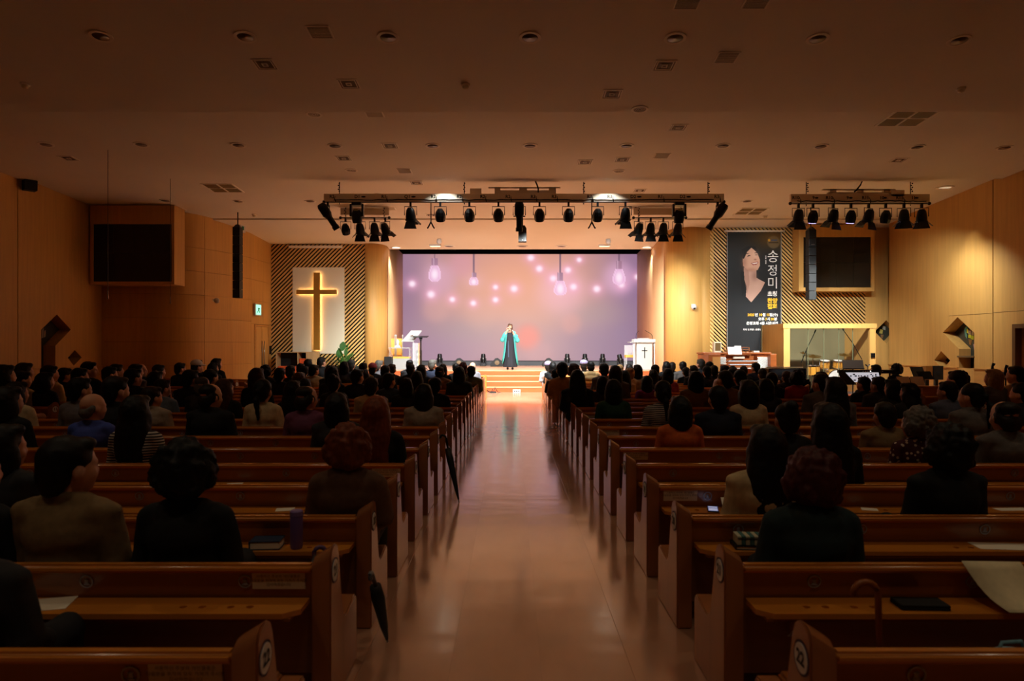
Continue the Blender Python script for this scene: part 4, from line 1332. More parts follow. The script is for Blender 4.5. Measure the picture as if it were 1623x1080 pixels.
# black music stand
t = thing('music_stand', 'black music stand with a flat desk beside the acrylic lectern', 'music stand', (atx(667, 25.0), 25.0, HS), 0, 'music stands')
MB().add([(-.27, -.16, 1.17), (.25, -.16, 1.17), (.27, .16, 1.22), (-.25, .16, 1.22), (-.27, -.16, 1.19), (.25, -.16, 1.19), (.27, .16, 1.24), (-.25, .16, 1.24)],
         [(0, 3, 2, 1), (4, 5, 6, 7), (0, 1, 5, 4), (1, 2, 6, 5), (2, 3, 7, 6), (3, 0, 4, 7)]).build('desk', M_BLACKM, t)
MB().tube([(0, 0, .05), (0, 0, 1.05), (0, 0, 1.17)], [.026, .026, .07], 10).build('pole', M_BLACKM, t, True)
for k in range(3):
    a = R(90 + 120 * k)
    MB().tube([(0, 0, .2), (.3 * cos(a), .3 * sin(a), .012)], .013, 6).build('leg', M_BLACKM, t)
t = thing('floor_speaker', 'narrow black speaker column right beside the music stand', 'speaker', (atx(664, 26.4), 26.4, HS), 0)
MB().box(-.1, .1, -.12, .12, 0, .7).build('speaker_cabinet', MATS['speaker_black'], t, bevel=.01)
for k in range(3):
    MB().lathe([(.06, 0), (.0, .01)], 12, Matrix.Translation((0, -.125, .14 + .2 * k)) @ Matrix.Rotation(R(90), 4, 'X'), caps=False).build('speaker_cone', M_GREYM, t)
# pulpit
PD = 25.3
t = thing('pulpit', 'white frosted pulpit with clear columns and a black cross', 'pulpit', (atx(1020, PD), PD, HS), 0)
MB().box(-.40, .40, -.26, .26, 1.02, 1.12).build('pulpit_top', M_WHITE, t, bevel=.015)
MB().box(-.55, .56, -.3, .28, .99, 1.02).build('pulpit_slab', M_FROST, t)
MB().box(-.29, .29, -.2, .2, .02, .99).build('pulpit_body', mat('pulpit_white', (176, 178, 174), .4), t, bevel=.01)
MB().box(-.33, .33, -.24, .24, 0, .03).build('pulpit_plinth', M_FROST, t)
MB().box(-.017, .017, -.215, -.2, .42, .82).build('cross_upright', M_BLACK, t)
MB().box(-.1, .1, -.215, -.2, .68, .715).build('cross_bar', M_BLACK, t)
for s in (-1, 1):
    MB().lathe([(.07, .02), (.07, .06), (.045, .09), (.05, .2), (.03, .24), (.045, .3), (.035, .6), (.045, .74), (.03, .8), (.055, .86), (.07, .93), (.07, .98)], 14, Matrix.Translation((s * .38, -.16, 0))).build('column', M_CLEAR if s > 0 else M_CLEAR, t, True)
    MB().tube([(s * .38, -.16, .1), (s * .38, -.16, .96)], .018, 8).build('column_core', M_WHITE, t)
    x0 = .05 if s > 0 else -.35
for i, (x0, x1) in enumerate(((-.28, -.20), (.33, .05))):
    MB().tube([(x0, .0, 1.12), (x0, 0, 1.24), (x0 + (x1 - x0) * .2, 0, 1.32), (x1, -.05, 1.42 + .02 * i)], .008, 6).build('gooseneck_microphone', M_BLACKM, t)
MB().box(-.2, .2, -.1, .1, 1.12, 1.16).build('reading_board', M_CLEAR, t)
t = thing('stage_chair', 'clear acrylic chair with honey seat behind the pulpit', 'chair', (atx(999, 26.6), 26.6, HS), 0)
MB().box(-.2, .2, -.2, .2, .42, .52).build('seat', MATS['honey_wood'], t, bevel=.01)
MB().box(-.2, .2, .17, .2, .5, .9).build('backrest', M_CLEAR, t)
for a in (-1, 1):
    for b in (-1, 1):
        MB().box(a * .18 - .02, a * .18 + .02, b * .18 - .02, b * .18 + .02, 0, .42).build('leg', M_CLEAR, t)
# floor bits at the foot of the steps
t = thing('floor_box', 'small white socket box on the floor before the steps', 'box', (atx(819, 23.1), 23.1, 0), 0)
MB().box(-.13, .13, -.06, .06, 0, .1).build('box_case', M_WHITE, t, bevel=.008)
for a in (-.07, .0, .07):
    MB().box(a - .02, a + .02, -.064, -.06, .03, .07).build('socket', M_BLACK, t)
t = thing('coiled_cable', 'black coiled cable with a plug strip at the lowest step', 'cable', (atx(781, 23.0), 23.0, 0), 0)
pts = [(-.25 + .03 * i, .02 * sin(i * .9), .015 + .05 * max(0, sin(i * .7)) ** 2 + (.12 if 7 < i < 14 else 0) * abs(sin(i))) for i in range(18)]
MB().tube(pts, .012, 6).build('cable_coil', M_BLACKM, t, True)
MB().tube([(-.3, .0, .2), (-.22, 0, .1), (-.1, 0, .03)], .01, 6).build('cable_tail', M_BLACKM, t, True)
MB().box(-.1, .12, -.04, .03, 0, .05).build('plug_strip', M_BLACK, t, bevel=.006)

# cushion shelf, plant
SDY = 24.3
x0, x1 = atx(437, SDY), atx(501, SDY)
t = thing('cushion_shelf', 'open wooden shelf unit full of orange cushions below the cross', 'shelf', ((x0 + x1) / 2, SDY, 0), 0)
hw = (x1 - x0) / 2
MSH = mat('shelf_ply', (196, 160, 110), .5, var=.1, vscale=(10, 10, 1))
ztop = atz(558, SDY)
MB().box(-hw, hw, 0, .45, ztop - .03, ztop).build('shelf_top', MSH, t)
MB().box(-hw, hw, 0, .45, .0, .04).build('shelf_bottom', MSH, t)
for a in (-hw, 0.0 + .05, hw - .36):
    MB().box(a, a + .03 if a != hw - .36 else a + .36, 0, .45, .04, ztop - .03).build('shelf_side', MSH, t)
MB().box(-hw, hw, .44, .46, 0, ztop).build('shelf_back', M_BLACK, t)
sx = (x0 + x1) / 2
for col, (a, b, n) in enumerate(((-hw + .06, .0, 15), (.10, hw - .40, 20))):
    for k in range(n):
        c = tag(MB().box(a, b, .03, .4, 0, .052).build('seat_cushion', M_ORANGE, None, bevel=.018), 'orange seat cushion, %s from bottom in the %s shelf stack' % (ORD[k], ('left', 'right')[col]), 'cushion', 'orange cushions on the shelf')
        c.location = (sx, SDY, .042 + k * .0545)
PDP = 23.9
t = thing('potted_plant', 'leafy green potted plant in front of the cross panel', 'plant', (atx(545, PDP), PDP, 0), 0)
MB().lathe([(.0, 0), (.18, 0), (.25, .36), (.27, .38), (.24, .38), (.22, .34), (.0, .34)], 18, caps=False).build('pot', mat('pot_dark', (40, 36, 32), .5), t, R(40))
rp = random.Random(11)


def leaf(mbx, base, dirv, length, width, droop):
    n = 7
    side = Vector((-dirv.y, dirv.x, 0))
    if side.length < .01:
        side = Vector((1, 0, 0))
    side.normalize()
    L, Rr, Mm = [], [], []
    p = Vector(base)
    dv = Vector(dirv).normalized()
    for i in range(n + 1):
        tt = i / n
        wv = width * sin(pi * min(1, tt * .92 + .06)) ** .8
        L.append(p - side * wv + Vector((0, 0, .12 * wv)))
        Rr.append(p + side * wv + Vector((0, 0, .12 * wv)))
        Mm.append(p.copy())
        dv = (dv + Vector((0, 0, -droop))).normalized()
        p = p + dv * length / n
    vv = L + Mm + Rr
    m = n + 1
    ff = []
    for i in range(n):
        ff += [(i, m + i, m + i + 1, i + 1), (m + i, 2 * m + i, 2 * m + i + 1, m + i + 1)]
    mbx.add(vv, ff)


def leaf_obj(parent, base, dirv, length, width, droop, m=None):
    mb = MB()
    leaf(mb, base, dirv, length, width, droop)
    mb.build('leaf', m or M_LEAF, parent, True)


for k in range(44):
    a = rp.random() * 2 * pi
    el = rp.uniform(.25, 1.3)
    leaf_obj(t, (0.04 * cos(a), .04 * sin(a), .6 + rp.random() * .55), Vector((cos(a) * cos(el), sin(a) * cos(el) * .7, sin(el))), rp.uniform(.45, .8), rp.uniform(.03, .05), rp.uniform(.08, .2))
MB().tube([(0, 0, .34), (.02, 0, .8), (-.02, 0, 1.2)], .02, 6).build('stem', mat('stem_green', (70, 84, 36), .6), t)
for (px, py, ln, wd) in ((544, 552, .34, .12), (538, 563, .36, .10), (549, 560, .3, .07)):
    z = atz(py, PDP)
    leaf_obj(t, (atx(px, PDP) - t.location.x - .02, -.05, z - .1), Vector((.15, -.25, 1)), ln, wd, .03, mat('leaf_big', (52, 100, 44), .4, var=.25, vscale=(6, 6, 6)))
leaf_obj(t, (0, 0, 1.05), Vector((-.8, -.2, .8)), .7, .07, .18)
t = thing('low_cabinet', 'low dark cabinet behind the plant below the cross', 'cabinet', (atx(528, 24.6), 24.55, 0), 0)
MB().box(-.6, 1.0, 0, .35, 0, .85).build('cabinet_body', MATS['pot_dark'], t, bevel=.01)
MB().box(-.58, .18, -.015, 0, .05, .8).build('cabinet_door', MATS['pot_dark'], t)
MB().box(.22, .98, -.015, 0, .05, .8).build('cabinet_door', MATS['pot_dark'], t)

# ================================================================== ORGAN AND BAND AREA
OD = 20.45
ox0, ox1 = atx(1120, OD), atx(1227, OD)
oc = (ox0 + ox1) / 2
ow = (ox1 - ox0) / 2
t = thing('pipe_organ_console', 'walnut organ console with white keys and stop knobs', 'organ', (oc, OD, 0), 0)
z = lambda py: atz(py, OD)
X = lambda px: atx(px, OD) - oc
MB().box(-ow, ow, .3, 1.0, 0, z(562)).build('console_case', M_ORGAN, t, bevel=.015)
MB().box(-ow - .03, ow + .02, .25, 1.02, z(562), z(559)).build('console_top', M_ORGAN, t, bevel=.01)
for a, b in ((-ow, X(1139)), (X(1217), ow)):
    MB().box(a, b, -.2, .35, 0, z(561)).build('console_cheek', M_ORGAN, t, bevel=.015)
MB().box(X(1126), X(1138), -.215, -.2, .3, z(566)).build('cheek_panel', mat('walnut_light', (190, 130, 70), .4), t)
for a, b, py0, py1, nc, nr, ang in ((1141, 1151, 566, 578, 5, 6, 1), (1201, 1219, 566, 586, 8, 10, -1)):
    jamb = MB().box(X(a), X(b), .05, .3, z(590), z(564)).build('stop_jamb', M_ORGAN, t)
    for i in range(nc):
        for j in range(nr):
            MB().lathe([(.008, 0), (.008, -.03), (.018, -.035), (.018, -.05), (.0, -.055)], 8, Matrix.Translation((X(a) + (X(b) - X(a)) * (i + .5 + (.25 if j % 2 else -.25)) / nc, .05, z(py0) + (z(py1) - z(py0)) * (j + .5) / nr)) @ Matrix.Rotation(R(-90), 4, 'X'), caps=False).build('stop_knob', M_WHITEE, jamb)
for k, py in enumerate((572, 577.5, 583)):
    man = MB().box(X(1153), X(1200), -.08 - .1 * k, .12 - .1 * k, z(py) - .05, z(py) - .02).build('manual', M_ORGAN, t)
    n = 32
    for i in range(n):
        xx = X(1153.5) + (X(1199.5) - X(1153.5)) * i / n
        MB().box(xx + .001, xx + (X(1199.5) - X(1153.5)) / n - .001, -.1 - .1 * k, .05 - .1 * k, z(py) - .02, z(py)).build('white_key', M_WHITEE, man)
    for i in range(n):
        if i % 7 in (2, 6):
            continue
        xx = X(1153.5) + (X(1199.5) - X(1153.5)) * (i + 1) / n
        MB().box(xx - .009, xx + .009, -.04 - .1 * k, .05 - .1 * k, z(py), z(py) + .012).build('black_key', M_BLACK, man)
MB().box(X(1166), X(1184), .2, .3, z(569), z(566)).build('name_plate', M_GREYM, t)
# music rack
for a, b in ((1152.5, 1158), (1181, 1193.5)):
    for q in (a, b - .8):
        MB().box(X(q), X(q + .8), .3, .34, z(562), z(550.5)).build('rack_post', mat('rack_wood', (168, 96, 52), .4), t)
    for py in (550.5, 554, 557.5):
        MB().box(X(a), X(b), .3, .33, z(py + .7), z(py)).build('rack_slat', MATS['rack_wood'], t)
MB().box(X(1152), X(1194), .2, .34, z(563.5), z(562.5)).build('rack_ledge', M_ORGAN, t)
for i, (a, b, y0) in enumerate(((1158, 1170, 550), (1169, 1180, 548.5))):
    s_ = tag(MB().add([(X(a) + oc, OD + .22, z(562.4)), (X(b) + oc, OD + .22, z(562.4)), (X(b) + oc, OD + .3, z(y0)), (X(a) + oc, OD + .3, z(y0)),
                       (X(a) + oc, OD + .225, z(562.4)), (X(b) + oc, OD + .225, z(562.4)), (X(b) + oc, OD + .305, z(y0)), (X(a) + oc, OD + .305, z(y0))],
                      [(0, 1, 2, 3), (7, 6, 5, 4), (0, 4, 5, 1), (1, 5, 6, 2), (2, 6, 7, 3), (3, 7, 4, 0)]).build('sheet_music', M_WHITE), 'white sheet music on the organ rack, %s page' % ('left', 'right')[i], 'paper', 'organ sheet music')
t = thing('organ_speaker', 'small pale framed speaker standing on the organ top', 'speaker', (atx(1145, OD), OD + .55, z(559)), 0)
MB().box(-.11, .11, -.1, .1, 0, .32).build('speaker_cabinet', M_CREAM, t, bevel=.008)
MB().box(-.085, .085, -.11, -.1, .05, .29).build('speaker_grille', mat('grille_brown', (110, 84, 44), .8), t)
t = thing('letter_tray', 'small white box lying on the organ top at right', 'box', (atx(1207, OD), OD + .5, z(559)), 0)
MB().box(-.09, .09, -.08, .08, 0, .04).build('tray_body', M_WHITE, t, bevel=.004)
MB().box(-.085, .085, -.075, .075, .04, .048).build('tray_lid', M_PAPER, t)

# piano in front of the organ
t = thing('digital_piano', 'black piano with a pale music ledge left of the drum booth', 'piano', (atx(1246, 18.6), 18.6, 0), 0)
pw = (atx(1275, 18.6) - atx(1216, 18.6)) / 2
MB().box(-pw, pw, -.1, .5, .35, atz(584, 18.6)).build('piano_body', mat('piano_black', (8, 8, 9), .15), t, bevel=.015)
MB().box(-pw, pw, .1, .16, atz(583.5, 18.6), atz(582, 18.6)).build('music_ledge', M_CREAM, t)
MB().box(-pw, pw, -.3, -.1, .62, .68).build('key_bed', MATS['piano_black'], t)
for a in (-1, 1):
    MB().box(a * pw - .04, a * pw + .04, -.28, .4, 0, .62).build('leg', MATS['piano_black'], t)

# drum booth
BDY = 20.5
bx0, bx1 = atx(1242, BDY), atx(1388, BDY)
BT = thing('drum_booth', 'pale wood drum booth with a glass front', 'booth', ((bx0 + bx1) / 2, BDY, 0), 0)
bc = (bx0 + bx1) / 2
xb = lambda px: atx(px, BDY) - bc
zt, zg = atz(513, BDY), atz(520.5, BDY)
MB().box(xb(1242), xb(1252), 0, .12, 0, zg).build('booth_post', M_WOODWALL, BT)
MB().box(xb(1242) - .02, xb(1388) + .02, -.02, .16, zg, zt).build('booth_beam', M_WOODWALL, BT)
MB().box(xb(1379), xb(1388), 0, .12, 0, zg).build('booth_post', M_WOODWALL, BT)
MB().box(xb(1242), xb(1242) + .08, .12, 1.85, 0, zt).build('booth_side', M_WOODWALL, BT)
MB().box(xb(1388) - .08, xb(1388), .12, 1.85, 0, zt).build('booth_side', M_WOODWALL, BT)
MB().box(xb(1242) - .02, xb(1388) + .02, 1.75, 1.85, 0, zt).build('booth_back', mat('booth_grey', (112, 102, 70), .8), BT)
MB().box(xb(1242), xb(1388), .0, 1.8, 0, .12).build('booth_floor', M_STAGEFLOOR, BT)
MB().box(xb(1252), xb(1379), .04, .09, .12, .2).build('glass_channel', M_STEEL, BT)
gx = [1252, 1282, 1307, 1331, 1353, 1379]
for a, b in zip(gx[:-1], gx[1:]):
    g_ = MB().box(xb(a) + .004, xb(b) - .004, .055, .07, .2, zg).build('glass_pane', M_GLASS, BT)
    if b < 1379:
        MB().box(xb(b) - .007, xb(b) + .007, .05, .075, .2, zg).build('glass_edge', mat('edge_green', (104, 106, 78), .3), BT)
MB().box(xb(1380), xb(1386), -.04, 0, atz(567, BDY), atz(560, BDY)).build('booth_handle', M_BLACKM, BT)

# drum kit
KD = 21.2
t = thing('drum_kit', 'honey maple drum kit behind the booth glass', 'drums', (atx(1315, KD), KD, .12), 0)
k0 = atx(1315, KD)
M_DRUM = mat('drum_maple', (226, 158, 58), .3, var=.1, vscale=(3, 3, 14), coat=.4)
M_HEAD = mat('drum_head', (238, 234, 226), .5)
M_BRASS = mat('cymbal_brass', (150, 118, 50), .3, .9)


def drum(px, py, r, h, axis='z', tilt=0):
    c = Vector((atx(px, KD) - k0, 0, atz(py, KD) - .12))
    mm = Matrix.Translation(c) @ (Matrix.Rotation(R(90), 4, 'X') if axis == 'y' else Matrix.Rotation(tilt, 4, 'X'))
    s_ = MB().lathe([(r, -h / 2), (r, h / 2)], 20, mm).build('drum_shell', M_DRUM, t, R(30))
    MB().lathe([(r * .97, h / 2 + .004), (.001, h / 2 + .005)], 20, mm, caps=False).build('drum_head', M_HEAD, s_)
    for e in (-1, 1):
        MB().lathe([(r + .012, e * h / 2 - .02), (r + .012, e * h / 2 + .02), (r, e * h / 2 + .02), (r, e * h / 2 - .02)], 20, mm, caps=False).build('drum_hoop', M_CHROME, s_)
    for q in range(8):
        a = 2 * pi * q / 8
        MB().tube([mm @ Vector(((r + .012) * cos(a), (r + .012) * sin(a), -h * .3)), mm @ Vector(((r + .012) * cos(a), (r + .012) * sin(a), h * .45))], .008, 5).build('tension_rod', M_CHROME, s_)


drum(1322, 600, .28, .4, 'y')
drum(1307, 578, .14, .22, 'z', R(12))
drum(1328, 578, .14, .22, 'z', R(12))
drum(1289, 588, .19, .3)
drum(1268, 592, .16, .12)
for (px, py, r) in ((1292, 565, .25), (1342, 563, .2), (1276, 560, .1)):
    c = Vector((atx(px, KD) - k0, .15, atz(py, KD) - .12))
    MB().lathe([(r, 0), (r * .3, .02), (r * .18, .045), (0, .05)], 20, Matrix.Translation(c) @ Matrix.Rotation(R(14), 4, 'X'), caps=False).build('cymbal', M_BRASS, t, True)
    MB().tube([c + Vector((0, 0, .06)), c + Vector((0, 0, -c.z))], .012, 6).build('cymbal_stand', M_CHROME, t)
for (a, b, c, d_) in ((1303, 586, 1318, 592), (1331, 586, 1324, 592)):
    MB().tube([(atx(a, KD) - k0, .05, atz(a and b - 4, KD) - .12), (atx(c, KD) - k0, .05, atz(d_, KD) - .12)], .014, 6).build('tom_arm', M_CHROME, t)
for i, (xa, ya, xb_, yb, xc, yc) in enumerate(((1270, 575, 1278, 555, 1291, 528), (1366, 570, 1352, 545, 1337, 524))):
    d = 20.9 + .1 * i
    t = thing('microphone_boom', 'black boom microphone stand over the drum kit, %s one' % ('left', 'right')[i], 'microphone', (atx(xb_, d), d, .12), 0, 'drum booth microphone booms')
    q0 = t.location
    MB().tube([(0, 0, 0), (0, 0, atz(yb, d) - .12)], .014, 6).build('pole', M_BLACKM, t)
    MB().tube([at(xa, ya, d) - q0, at(xb_, yb, d) - q0, at(xc, yc, d) - q0], .012, 6).build('boom_arm', M_BLACKM, t)
    MB().tube([at(xc, yc, d) - q0, at(xc + (2 if i == 0 else -2), yc - 5, d) - q0], .022, 8).build('microphone', M_BLACKM, t)
    MB().lathe([(.18, 0), (.18, .02)], 16).build('stand_base', M_BLACKM, t)

# music stands, keyboards, sheets in the band area
def music_stand(px, py, d, w_, h_, label, m=M_BLACKM, zr=0.0, papers=0):
    t = thing('music_stand', label, 'music stand', (atx(px, d), d, 0), zr, 'music stands')
    zc_ = atz(py, d)
    rot = Matrix.Translation((0, 0, zc_)) @ Matrix.Rotation(R(-28), 4, 'X')
    MB().box(-w_ / 2, w_ / 2, -.006, .006, -h_ / 2, h_ / 2, rot).build('desk', m, t)
    MB().box(-w_ / 2, w_ / 2, -.05, .006, -h_ / 2 - .01, -h_ / 2, rot).build('desk_lip', m, t)
    MB().tube([(0, .03, .05), (0, .03, zc_)], .014, 6).build('pole', m, t)
    for k in range(3):
        a = R(90 + 120 * k)
        MB().tube([(0, .03, .2), (.28 * cos(a), .03 + .28 * sin(a), .01)], .01, 6).build('leg', m, t)
    return rot, t


music_stand(1352, 578, 19.6, .55, .28, 'grey music stand in front of the drum booth glass', mat('stand_grey', (38, 30, 25), .95, spec=.05), R(-12))
music_stand(1455, 590, 17.2, .36, .28, 'black slotted music stand left of the wooden speaker', M_BLACKM, R(10))
music_stand(1466, 595, 16.6, .5, .2, 'dark low music stand in front of the wooden speaker', mat('stand_brown', (30, 27, 23), .95, spec=.05), R(25))
d = 15.2
rot, ts = music_stand(1443, 606, d, .62, .22, 'music stand holding two white sheets at right', M_BLACKM, 0)
for i, (a, b) in enumerate(((-.29, -.01), (.01, .30))):
    s_ = tag(MB().box(a, b, -.014, -.008, -.105, .13, Matrix.Translation(ts.location) @ rot).build('sheet_music', M_WHITE), 'white sheet on the two-page music stand, %s page' % ('left', 'right')[i], 'paper', 'sheets on the band music stand')
# keyboard workstation with lit score
d = 16.2
t = thing('keyboard_workstation', 'black stage keyboard stand with a bright white score display', 'keyboard', (atx(1366, d), d, 0), 0)
z_ = lambda py: atz(py, d)
x_ = lambda px: atx(px, d) - t.location.x
MB().add([(x_(1340), 0, z_(606)), (x_(1396), 0, z_(606)), (x_(1396), .1, z_(591)), (x_(1340), .1, z_(591)), (x_(1340), .03, z_(606)), (x_(1396), .03, z_(606)), (x_(1396), .13, z_(591)), (x_(1340), .13, z_(591))],
         [(0, 1, 2, 3), (7, 6, 5, 4), (0, 4, 5, 1), (1, 5, 6, 2), (2, 6, 7, 3), (3, 7, 4, 0)]).build('score_display', mat('score_white', (240, 240, 246), .5, emit=(236, 236, 246), estr=.55), t)
rs = random.Random(5)
for k in range(22):
    px, py = rs.uniform(1350, 1392), rs.choice((594, 596.5, 600, 603))
    f = (606 - py) / 15
    MB().cbox((x_(px), .1 * f - .004, z_(py)), (.035, .004, .03)).build('score_mark', M_BLACK, t)
MB().add([(x_(1333), -.05, z_(610)), (x_(1357), -.05, z_(610)), (x_(1341), .12, z_(588)), (x_(1333), .12, z_(588)), (x_(1333), -.02, z_(610)), (x_(1357), -.02, z_(610)), (x_(1341), .15, z_(588)), (x_(1333), .15, z_(588))],
         [(0, 1, 2, 3), (7, 6, 5, 4), (0, 4, 5, 1), (1, 5, 6, 2), (2, 6, 7, 3), (3, 7, 4, 0)]).build('side_shade', M_BLACKM, t)
MB().box(x_(1333), x_(1398), .12, .2, z_(592), z_(587)).build('keyboard_rear', M_BLACKM, t, bevel=.01)
for k in range(4):
    MB().cbox((x_(1372 + 4 * k), .118, z_(589)), (.02, .006, .02)).build('indicator', M_LAMP if k == 3 else M_WHITE, t)
for a in (1340, 1392):
    MB().tube([(x_(a), .1, 0), (x_(a), .1, z_(606))], .02, 6).build('stand_leg', M_BLACKM, t)
t = thing('keyboard', 'second black keyboard behind the score display', 'keyboard', (atx(1391, 16.9), 16.9, 0), 0)
MB().box(-.36, .36, -.15, .15, atz(592, 16.9), atz(586.5, 16.9)).build('keyboard_body', M_BLACKM, t, bevel=.01)
for a in (-.3, .3):
    MB().tube([(a, 0, 0), (a, 0, atz(592, 16.9))], .02, 6).build('stand_leg', M_BLACKM, t)
for k in range(4):
    MB().cbox((-.2 + .08 * k, -.152, atz(588.5, 16.9)), (.02, .006, .02)).build('indicator', M_WHITE, t)
# wooden rail in front of the band
t = thing('band_rail', 'low wooden rail panel in front of the band instruments', 'rail', (9.75, 14.3, 0), 0)
for k in range(4):
    MB().box(-2.35 + k * 1.18 + .01, -2.35 + (k + 1) * 1.18 - .01, -.02, .03, 0, .70).build('rail_panel', mat('rail_oak', (196, 130, 54), .4, var=.12, vscale=(2, 2, 16)), t, bevel=.005)
MB().box(-2.4, 2.4, -.06, .06, .70, .74).build('rail_cap', MATS['rail_oak'], t, bevel=.008)
for i, (px, y0, y1, m_, lb) in enumerate(((1469.5, 580, 600, mat('speaker_wood', (150, 96, 34), .5), 'small honey wood speaker under the little niche'), (1484, 580, 602, MATS['speaker_black'], 'black upright speaker beside the honey wood one'))):
    d = 18.3
    t = thing('floor_speaker', lb, 'speaker', (atx(px, d), d, 0), 0, 'band area speakers')
    wd = .09 if i == 0 else .13
    MB().box(-wd, wd, -.1, .12, atz(602, d), atz(y0, d)).build('speaker_cabinet', m_, t, bevel=.01)
    MB().lathe([(wd * .6, 0), (0, .01)], 14, Matrix.Translation((0, -.105, atz(592, d))) @ Matrix.Rotation(R(90), 4, 'X'), caps=False).build('speaker_cone', M_BLACK, t)
    MB().box(-.04, .04, -.02, .06, 0, atz(602, d)).build('speaker_stand', M_BLACKM, t)
for i, px in enumerate((1573, 1594, 1608)):
    d = 12.6 + .2 * i
    t = thing('camera_tripod', 'slim black %s stand behind the blue-grey coat at far right' % ('left', 'middle', 'right')[i], 'stand', (atx(px, d), d, 0), 0, 'slim stands at far right')
    zt_ = atz((576, 579, 583)[i], d)
    MB().tube([(0, 0, .02), (0, 0, zt_ - .15)], .014, 6).build('pole', M_BLACKM, t)
    MB().tube([(0, 0, zt_ - .15), (0, 0, zt_ - .06), (.02, -.01, zt_)], [.03, .022, .03], 8).build('stand_head', M_BLACKM, t)
    MB().box(-.05, .05, -.03, .03, zt_ - .2, zt_ - .13).build('stand_clamp', M_BLACKM, t)
    for k in range(3):
        a = R(90 + 120 * k)
        MB().tube([(0, 0, .3), (.25 * cos(a), .25 * sin(a), .01)], .01, 6).build('leg', M_BLACKM, t)
t = thing('organ_microphone', 'black table microphone standing beside the drum booth door', 'microphone', (atx(1375, 19.4), 19.4, 0), 0)
MB().tube([(0, 0, 0), (0, 0, atz(580, 19.4))], .012, 6).build('pole', M_BLACKM, t)
MB().tube([(-.06, 0, atz(578, 19.4)), (0, 0, atz(581, 19.4)), (.06, 0, atz(578, 19.4))], .02, 6).build('yoke', M_BLACKM, t)
MB().lathe([(.14, 0), (.14, .02)], 14).build('stand_base', M_BLACKM, t)

# ================================================================== PEWS
HE, HR = .70, .624          # end panel and rail heights
PROF = [(0, 0), (0, .655), (.012, .685), (.04, .70), (.085, .70), (.115, .685), (.135, .65), (.20, .40), (.225, .335), (.26, .31), (.30, .31), (.44, .335), (.475, .33), (.49, .30), (.49, 0)]


def me_end(sgn, th=.085):
    mb = MB()
    n = len(PROF)
    fz = lambda v: v - .055 * max(0, min(1, (v - .5) / .15))
    vv = [(0, u, v) for u, v in PROF] + [(sgn * th, u, fz(v)) for u, v in PROF]
    tri = tessellate_polygon([[Vector((u, v, 0)) for u, v in PROF]])
    ff = [tuple(t) for t in tri] + [tuple(i + n for i in reversed(t)) for t in tri] + [(i, (i + 1) % n, n + (i + 1) % n, n + i) for i in range(n)]
    mb.add(vv, ff)
    me = mb.mesh('end_panel')
    bm = bmesh.new()
    bm.from_mesh(me)
    es = [e for e in bm.edges if e.is_manifold and e.calc_face_angle(0) > 1.0]
    bmesh.ops.bevel(bm, geom=es, offset=.007, segments=2, affect='EDGES')
    bm.to_mesh(me)
    bm.free()
    smooth_by(me, R(40))
    return me


def bev(mb, name, off, ang=R(40), seg=2):
    me = mb.mesh(name)
    bm = bmesh.new()
    bm.from_mesh(me)
    bmesh.ops.bevel(bm, geom=[e for e in bm.edges if e.is_manifold and e.calc_face_angle(0) > .5], offset=off, segments=seg, affect='EDGES')
    bm.to_mesh(me)
    bm.free()
    smooth_by(me, ang)
    return me


def mbx(x0, x1, *a):
    return MB().box(min(x0, x1), max(x0, x1), *a)


def circ(cx, cy, r, n=10):
    return [(cx + r * cos(2 * pi * i / n), cy + r * sin(2 * pi * i / n)) for i in range(n)]


ME_EMB = MB()
ME_EMB.lathe([(.030, 0), (.030, .002), (.024, .002), (.024, 0)], 18, Matrix.Rotation(R(90), 4, 'X'), caps=False)
for a in (-40, 0, 40):
    mr = Matrix.Rotation(R(90), 4, 'X') @ Matrix.Rotation(R(a), 4, 'Z')
    ME_EMB.ell((0, 0, 0), (.006, .014, .002), 8, 4, mr)
ME_EMB.ell((0, -.001, -.014), (.016, .002, .005), 8, 4)
ME_EMB = ME_EMB.mesh('floral_emblem')
M_EMB = mat('emblem_silver', (150, 148, 160), .35, .3)
M_BADGE = mat('badge_white', (226, 222, 216), .5)
M_BADGEV = mat('badge_violet', (70, 52, 84), .5)
M_NOTICE = mat('notice_plate', (206, 196, 176), .5)
M_PRINT = mat('print_dark', (44, 36, 34), .7)
ME_BADGE = MB().lathe([(.0, .003), (.047, .003), (.047, 0)], 20, Matrix.Rotation(R(90), 4, 'Y'), caps=False).mesh('badge_face')
ME_BADGER = MB().lathe([(.055, .002), (.055, 0), (.046, 0), (.046, .002)], 20, Matrix.Rotation(R(90), 4, 'Y'), caps=False).mesh('badge_rim')
NOTICE = '사용하신 주보와 개인물품은\n다음분을 위하여 모두 가져가 주시면\n감사하겠습니다'
PEWME = {}


